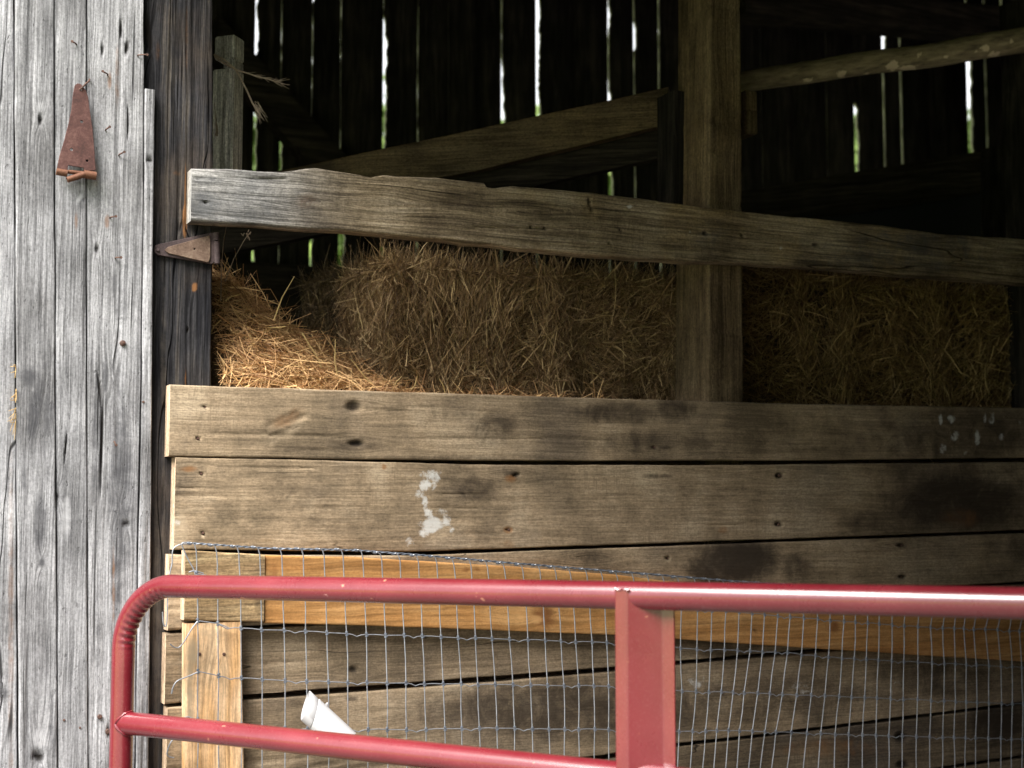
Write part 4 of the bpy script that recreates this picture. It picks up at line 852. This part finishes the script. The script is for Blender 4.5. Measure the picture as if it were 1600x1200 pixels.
    for (a_, c_) in ((((428, 500), (460, 432))), ((425, 606), (390, 522)), ((592, 612), (549, 562)), ((529, 596), (524, 530)), ((640, 612), (652, 588)), ((696, 616), (686, 592)), ((612, 613), (628, 588)), ((446, 510), (418, 512)), ((345, 500), (330, 520)), ((352, 470), (375, 460)), ((472, 520), (497, 560)), ((520, 610), (497, 560))):
        d = random.uniform(-.02, .03); A_, B_ = W0.off(.16+d).p(*a_), W0.off(.15+d).p(*c_); mid = (A_+B_)/2+np.array((random.uniform(-.006, .006), 0, random.uniform(-.004, .006)))
        b.tube([A_, mid, B_], [.0016, .0014, .0007], 5)
    M_ST = m_straw('pale_stem', [(0, (.5, .36, .15)), (1, (.62, .47, .22))]); o = b.build('long_stems', M_ST, r, tuple(r.location)); o['kind'] = 'stuff'
    # thin dry weeds by the hinge
    b = MB()
    for pts in ([(345, 470), (346, 420), (349, 378), (354, 352)], [(352, 440), (365, 405), (380, 378), (388, 366)]):
        b.tube([W0.off(.2).p(*p) for p in pts], [.0012, .001, .0009, .0006], 5)
    for k in range(12): q = W0.off(.2).p(384+random.uniform(-6, 8), 368+random.uniform(-6, 8)); b.tube([q, q+np.array((random.uniform(-.006, .006), 0, .006))], .0011, 4)
    o = b.build('dry_weed', M_TWINE, r, tuple(r.location)); o['kind'] = 'stuff'
heap()
def tuft():
    r = thing('hay_tuft', tuple(SD.p(22, 640)), 'small tuft of dry hay stuck in the joint of the grey siding', 'hay tuft'); b = MB(); rr = random.Random(5)
    for k in range(22):
        y = rr.choice((575, 612, 622, 628, 640, 648, 655)); a_ = SD.p(25, y+rr.uniform(-6, 6), .006); c_ = SD.p(rr.uniform(11, 26), y+rr.uniform(-10, 34), -rr.uniform(.002, .012))
        b.tube([a_, (a_+c_)/2-SD.n*.004, c_], [.0009, .0008, .0004], 4)
    b.build('hay_wisps', m_straw('wisp_straw', [(0, (.45, .3, .13)), (1, (.6, .43, .2))]), r, tuple(r.location))['kind'] = 'stuff'
tuft()

# ------------------------------------------------------------------ wire mesh
def wire_mesh():
    MP = W0.off(-.052); r = thing('wire_mesh', (1.0, -.052, 0), 'galvanised woven wire mesh hung in front of the stall planks behind the red gate', 'wire mesh')
    X2 = [309, 341, 376, 409, 444, 478, 511, 541, 572, 602, 631, 660, 689, 716, 743, 769, 796, 825, 852, 877, 900, 925, 948, 971, 995, 1018, 1041, 1064, 1089, 1111, 1132, 1152, 1172, 1192, 1212, 1231, 1252, 1274, 1294, 1316, 1335, 1354, 1373, 1393, 1413, 1435, 1456, 1475, 1493, 1510, 1526, 1545, 1564, 1581, 1597, 1613, 1630, 1647, 1664]
    DX = [([300, 350, 600, 900, 1150, 1600], [-3, -3, -6, -9, 0, 2]), ([300, 900, 1172, 1231, 1294, 1393, 1475, 1545, 1600], [-1, -4, 3, 4, 3, 1, -2, -5, -4]), ([0, 1], [0, 0]),
          ([309, 572, 796, 948, 1064, 1111, 1171, 1231, 1294, 1335, 1373, 1413, 1493, 1564, 1600], [0, 2, 5, 3, 1, -3, -9, -8, -5, -4, -3, -1, 0, 1, 1]),
          ([309, 572, 796, 948, 1064, 1111, 1171, 1231, 1252, 1294, 1335, 1373, 1456, 1564], [0, 3, 8, 3, -3, -9, -16, -18, -16, -12, -9, -4, -3, 0]),
          ([309, 572, 796, 948, 1064, 1111, 1171, 1231, 1294, 1335, 1373, 1564], [0, 3, 9, 3, -6, -14, -21, -26, -16, -10, -4, 0])]
    RY = [([262, 300, 420, 560, 700, 800, 1000, 1130, 1600], [862, 851, 859, 862, 873, 882, 898, 909, 942]), ([300, 420, 800, 1160, 1300, 1400, 1600], [894, 915, 935, 957, 970, 977, 986]),
          ([309, 341, 376, 600, 970, 1070, 1230, 1310, 1600], [969, 975, 982, 992, 1005, 1013, 1020, 1028, 1043]), ([309, 341, 376, 420, 600, 970, 1065, 1160, 1600], [1049, 1055, 1059, 1063, 1067, 1073, 1080, 1082, 1100]),
          ([309, 420, 580, 800, 970, 1060, 1160, 1250, 1600], [1124, 1138, 1140, 1138, 1140, 1143, 1141, 1145, 1155]), ([309, 600, 970, 1160, 1600], [1205, 1212, 1207, 1204, 1211]),
          ([309, 970, 1600], [1285, 1275, 1267]), ([309, 970, 1600], [1370, 1345, 1325]), ([309, 970, 1600], [1455, 1415, 1383])]
    rr = random.Random(9)
    n = len(X2); K = np.zeros((9, n, 3)); px = np.zeros((9, n)); py = np.zeros((9, n))
    for j in range(9):
        dx = DX[min(j, 5)]
        for i, x in enumerate(X2):
            px[j, i] = x+np.interp(x, dx[0], dx[1])+rr.uniform(-.7, .7)*(j not in (0,)); py[j, i] = np.interp(x, *RY[j])+rr.uniform(-.8, .8)
            dd = .006*math.sin(i*.5+j)+(.008 if j in (0, 1) else 0)
            K[j, i] = MP.p(px[j, i], py[j, i], -dd*.5)
    kb = MB()
    for i in range(n):
        b = MB(); pts = []
        top = K[0, i]
        left = MP.p(px[0, i]-10, py[0, i]-2.5, -.004)          # the stay bends over and wraps the top wire
        pts += [left, MP.p(px[0, i]-6.5, py[0, i]-3.5, -.007), MP.p(px[0, i]-2, py[0, i]-.5, -.007), MP.p(px[0, i]+.5, py[0, i]+8, -.006)]
        prev = None
        for j in range(1, 9):
            a_ = np.array(pts[-1]); c_ = K[j, i]; m = (a_+c_)/2+np.array((rr.uniform(-.0012, .0012), rr.uniform(-.001, .001), 0)); pts += [m, c_]
        b.tube(pts, .00135, 6); b.build('stay_wire', M_WIRE, r, tuple(top))
        for j in range(1, 9):
            c_ = K[j, i]
            for dz in (-.0032, .0032): kb.tube([c_+(0, 0, dz-.0016), c_+(0, 0, dz+.0016)], .0031, 7)
            kb.tube([c_+np.array((-.0035, -.0018, .003)), c_+np.array((.0035, -.0018, -.003))], .0013, 5)
        kb.tube([left+np.array((-.005, 0, .001)), left, left+np.array((.005, 0, -.001))], [.0022, .0036, .0022], 7)
    for j in range(1, 9):
        b = MB(); pts = []
        for i in range(n-1):
            pts.append(K[j, i]+np.array((0, -.0012, 0)))
            if (i+j*0) % 3 == (4 % 3) and rr.random() < .9: pts += [K[j, i]*.72+K[j, i+1]*.28+np.array((0, -.001, -.0015)), (K[j, i]+K[j, i+1])/2+np.array((0, -.001, -.0052)), K[j, i]*.28+K[j, i+1]*.72+np.array((0, -.001, -.0015))]
            elif (i % 3 == 2): pts.append((K[j, i]+K[j, i+1])/2+np.array((0, 0, .0008)))
        pts.append(K[j, -1]); b.tube(pts, .00115, 6); b.build('line_wire', M_WIRE, r, tuple(pts[0]))
    b = MB(); T = []
    for k in range(700):
        x = 300+(1664-300)*k/699; y = float(np.interp(x, *RY[0])); T.append((x, y))
    for ph in (0, math.pi):
        b.tube([MP.p(x, y-2.2+.9*math.sin(k*.55+ph), -.004+.0014*math.cos(k*.55+ph)) for k, (x, y) in enumerate(T)], .0013, 5)
    b.build('top_wire', M_KNOT, r, tuple(MP.p(*T[0])))
    o = kb.build('wire_knots', M_KNOT, r, tuple(r.location)); o['kind'] = 'stuff'
    def loose(pts, ds=None):
        P = [MP.p(p[0], p[1], (p[2] if len(p) > 2 else -.004)) for p in pts]; Q = [P[0]]
        for q in range(len(P)-1):
            p0 = P[max(q-1, 0)]; p1, p2 = P[q], P[q+1]; p3 = P[min(q+2, len(P)-1)]
            for t in (.25, .5, .75, 1): Q.append(.5*((2*p1)+(-p0+p2)*t+(2*p0-5*p1+4*p2-p3)*t*t+(-p0+3*p1-3*p2+p3)*t**3))
        b = MB(); b.tube(Q, .0014, 6); b.build('loose_wire', M_WIRE, r, tuple(P[0]))
    loose([(299, 851), (285, 850), (272, 856), (269, 868), (269, 880), (265, 898), (262, 930), (261, 970), (258, 979), (255, 972), (254, 956)])
    loose([(300, 848), (286, 848), (285, 854), (293, 872), (303, 891), (307, 910), (309, 940), (309, 969)])
    loose([(309, 970), (300, 982), (286, 1005), (278, 1012), (270, 1010), (266, 1006)])
    loose([(309, 1050), (296, 1056), (277, 1064), (270, 1075), (268, 1084), (270, 1078)])
    loose([(285, 1122), (294, 1120), (303, 1123), (309, 1124)])
    loose([(284, 1145), (268, 1158), (261, 1176), (264, 1182), (272, 1184)])
    loose([(343, 976), (352, 981), (357, 983)]); loose([(295, 894), (304, 892), (318, 896)])
wire_mesh()

# ------------------------------------------------------------------ white plastic pipe piece
def pipe():
    PL = W0.off(-.098); r = thing('plastic_pipe', tuple(PL.p(510, 1130)), 'broken piece of white plastic pipe poking up behind the lower gate rail', 'pipe')
    m0 = PL.p(477, 1102); ax = PL.p(555, 1176)-PL.p(487, 1110); ax = ax/np.linalg.norm(ax); ax = ax+np.array((0, -.205, 0)); ax /= np.linalg.norm(ax)
    sd = np.array((0, 1.0, 0)); sd -= ax*(sd @ ax); sd /= np.linalg.norm(sd); pr = np.cross(ax, sd)
    if pr[2] < 0: pr = -pr
    def shell(nm, offs, rad, wall, m):
        n = 40; V = []
        for (o0, skew, rr_) in offs:
            for k in range(n):
                th = 2*math.pi*k/n; u, v = math.cos(th), math.sin(th)
                V.append(m0+ax*(o0+skew*v*rr_)+sd*u*rr_+pr*v*rr_)
        L = len(offs); Fs = [(i*n+k, i*n+(k+1) % n, (i+1)*n+(k+1) % n, (i+1)*n+k) for i in range(L-1) for k in range(n)]
        b = MB(); b.add(V, Fs); return b.build(nm, m, r, tuple(m0))
    sk = -.5
    shell('pipe_collar', [(.006, sk, .0245), (.0, sk, .0255), (.0003, sk, .0272), (.002, sk, .0278), (.023, sk, .0278), (.0245, sk, .0268), (.026, sk, .025)], 0, 0, M_PVC)
    shell('pipe_body', [(.006, sk, .0245), (.022, sk, .0248), (.0262, sk, .0275), (.0275, sk, .0286), (.108, .3, .0286), (.108, .3, .0262), (.01, sk, .0242)], 0, 0, M_PVC)
    b = MB(); q = m0+ax*.032+pr*.0284; b.tube([q-sd*.004, q+pr*.004, q+pr*.0042+ax*.004], [.003, .0028, .001], 6); b.build('pipe_burr', M_PVC, r, tuple(q))
pipe()

# ------------------------------------------------------------------ red tube gate
def gate():
    def at(u_px, Z): return CN+CR*((u_px-800)/F*Z)+CF*Z
    A, B = at(195, 2.82), at(1600, 1.965); GP_ = through(A, B)
    r = thing('red_gate', (A[0], A[1], 0), 'red painted steel tube gate standing open across the lower foreground', 'gate')
    R0 = .0222; org = (A[0], A[1], 0)
    s0, ztop = GP_.sz(195, 915)[0], GP_.sz(300, 915)[1]
    sE = 2.45
    zend = GP_.sz(1600, 940.5)[1]; slope = (zend-GP_.sz(300, 915)[1])/(GP_.sz(1600, 940)[0]-GP_.sz(300, 915)[0])
    def Wp(s, z, d=0.0): return GP_.w(s, d, z)
    z1 = ztop+slope*(s0-GP_.sz(300, 915)[0])
    Rb = .128; pts = []; bend = []
    for z in np.linspace(.12, z1-Rb, 30)[:-1]: pts.append(Wp(s0, z)); bend.append(0)
    nb = 200
    for k in range(nb):
        t = math.pi/2*k/(nb-1); pts.append(Wp(s0+Rb*(1-math.cos(t)), z1-Rb+Rb*math.sin(t))); bend.append(k/(nb-1))
    for s in np.linspace(s0+Rb, sE-Rb, 60)[1:]: pts.append(Wp(s, z1+slope*(s-s0-Rb))); bend.append(0)
    z2 = z1+slope*(sE-s0)
    for k in range(1, 20):
        t = math.pi/2*k/19; pts.append(Wp(sE-Rb+Rb*math.sin(t), z2-Rb+Rb*math.cos(t))); bend.append(0)
    for z in np.linspace(z2-Rb, .12, 20)[1:]: pts.append(Wp(sE, z)); bend.append(0)
    ctr = np.array(Wp(s0+Rb, z1-Rb)); P = np.array(pts)
    def rf(i, dv, rr):
        if bend[i] > 0 and bend[i] < 1:
            inn = ctr-P[i]; inn /= np.linalg.norm(inn); c_ = max(0, float(dv @ inn)); env = min(1, bend[i]*7, (1-bend[i])*7)
            return rr*(1-.16*env*c_**1.5*(.5+.5*math.cos(bend[i]*2*math.pi*13))+.01*env*c_)
        return rr
    b = MB(); b.tube(pts, R0, 32, rfn=rf); b.build('frame_tube', M_GATE, r, org)
    # the lower rails
    def railz(p): return GP_.sz(*p)
    a2, b2_ = railz((210, 1131)), railz((970, 1212))
    k2 = (b2_[1]-a2[1])/(b2_[0]-a2[0]); gap = z1-(a2[1]-k2*(a2[0]-s0))
    for q in range(1, 5):
        zq = z1-gap*q if q > 1 else a2[1]+k2*(s0-a2[0])
        if zq < .14: break
        P_ = [Wp(s0+.004, zq), Wp(s0+.02, zq+k2*.02)]+[Wp(s, zq+k2*(s-s0)) for s in np.linspace(s0+.04, sE-.004, 40)]
        b = MB(); b.tube(P_, R0*.99, 28, caps=False); b.build('rail', M_GATE, r, org)
        b = MB(); n = 26                       # weld bead round the joint
        bead = []
        for k in range(n+1):
            th = 2*math.pi*k/n; u, v = R0*1.01*math.cos(th), R0*1.01*math.sin(th)
            x_ = math.sqrt(max(R0*R0-u*u*.95, 0)); bead.append(Wp(s0+x_+.001, zq+v, u))
        b.tube(bead, [.0026+.0008*math.sin(k*2.3) for k in range(n+1)], 6, caps=False); b.build('weld_bead', M_GATE, r, org)
    # folded upright brace, a channel open to the front
    sL, sR = GP_.sz(971, 1050)[0], GP_.sz(1051, 1050)[0]; wd = sR-sL
    prof = [(0, -.0215), (.002, -.0235), (wd*.22, -.0245), (wd*.27, -.0225), (wd*.74, .009), (wd*.79, .0105), (wd*.98, .0095), (wd, .0075)]
    th = .003; b = MB(); zt = GP_.sz(980, 921)[1]; zt2 = GP_.sz(1040, 950)[1]
    zs = np.concatenate([[.13], np.linspace(.3, zt-.02, 12)])
    rings = []
    for z in list(zs)+[None]:
        ring = []
        for (s, d) in prof:
            zz = z if z is not None else (zt if s < wd*.28 else (zt-.004 if d > -.01 else zt2))
            ring.append(Wp(sL+s, zz, d))
        for (s, d) in prof[::-1]:
            zz = z if z is not None else (zt if s < wd*.28 else (zt-.004 if d > -.01 else zt2))
            ring.append(Wp(sL+s, zz, d+th))
        rings.append(ring)
    m = len(prof)*2; V = [p for rg in rings for p in rg]; L = len(rings)
    Fs = [(i*m+k, i*m+(k+1) % m, (i+1)*m+(k+1) % m, (i+1)*m+k) for i in range(L-1) for k in range(m)]+[tuple(range(m))[::-1], tuple(range((L-1)*m, L*m))]
    b.add(V, Fs); b.build('channel_brace', M_GATE, r, org, bevel=0)
    b = MB(); rr = random.Random(2); bp = [Wp(sL+x, zt+.001+rr.uniform(-.0015, .0015), -.024) for x in np.linspace(0, wd*.3, 9)]
    b.tube(bp, [.0017+rr.uniform(-.0005, .0006) for _ in bp], 7); b.build('weld_bead', M_GATE, r, org)
gate()
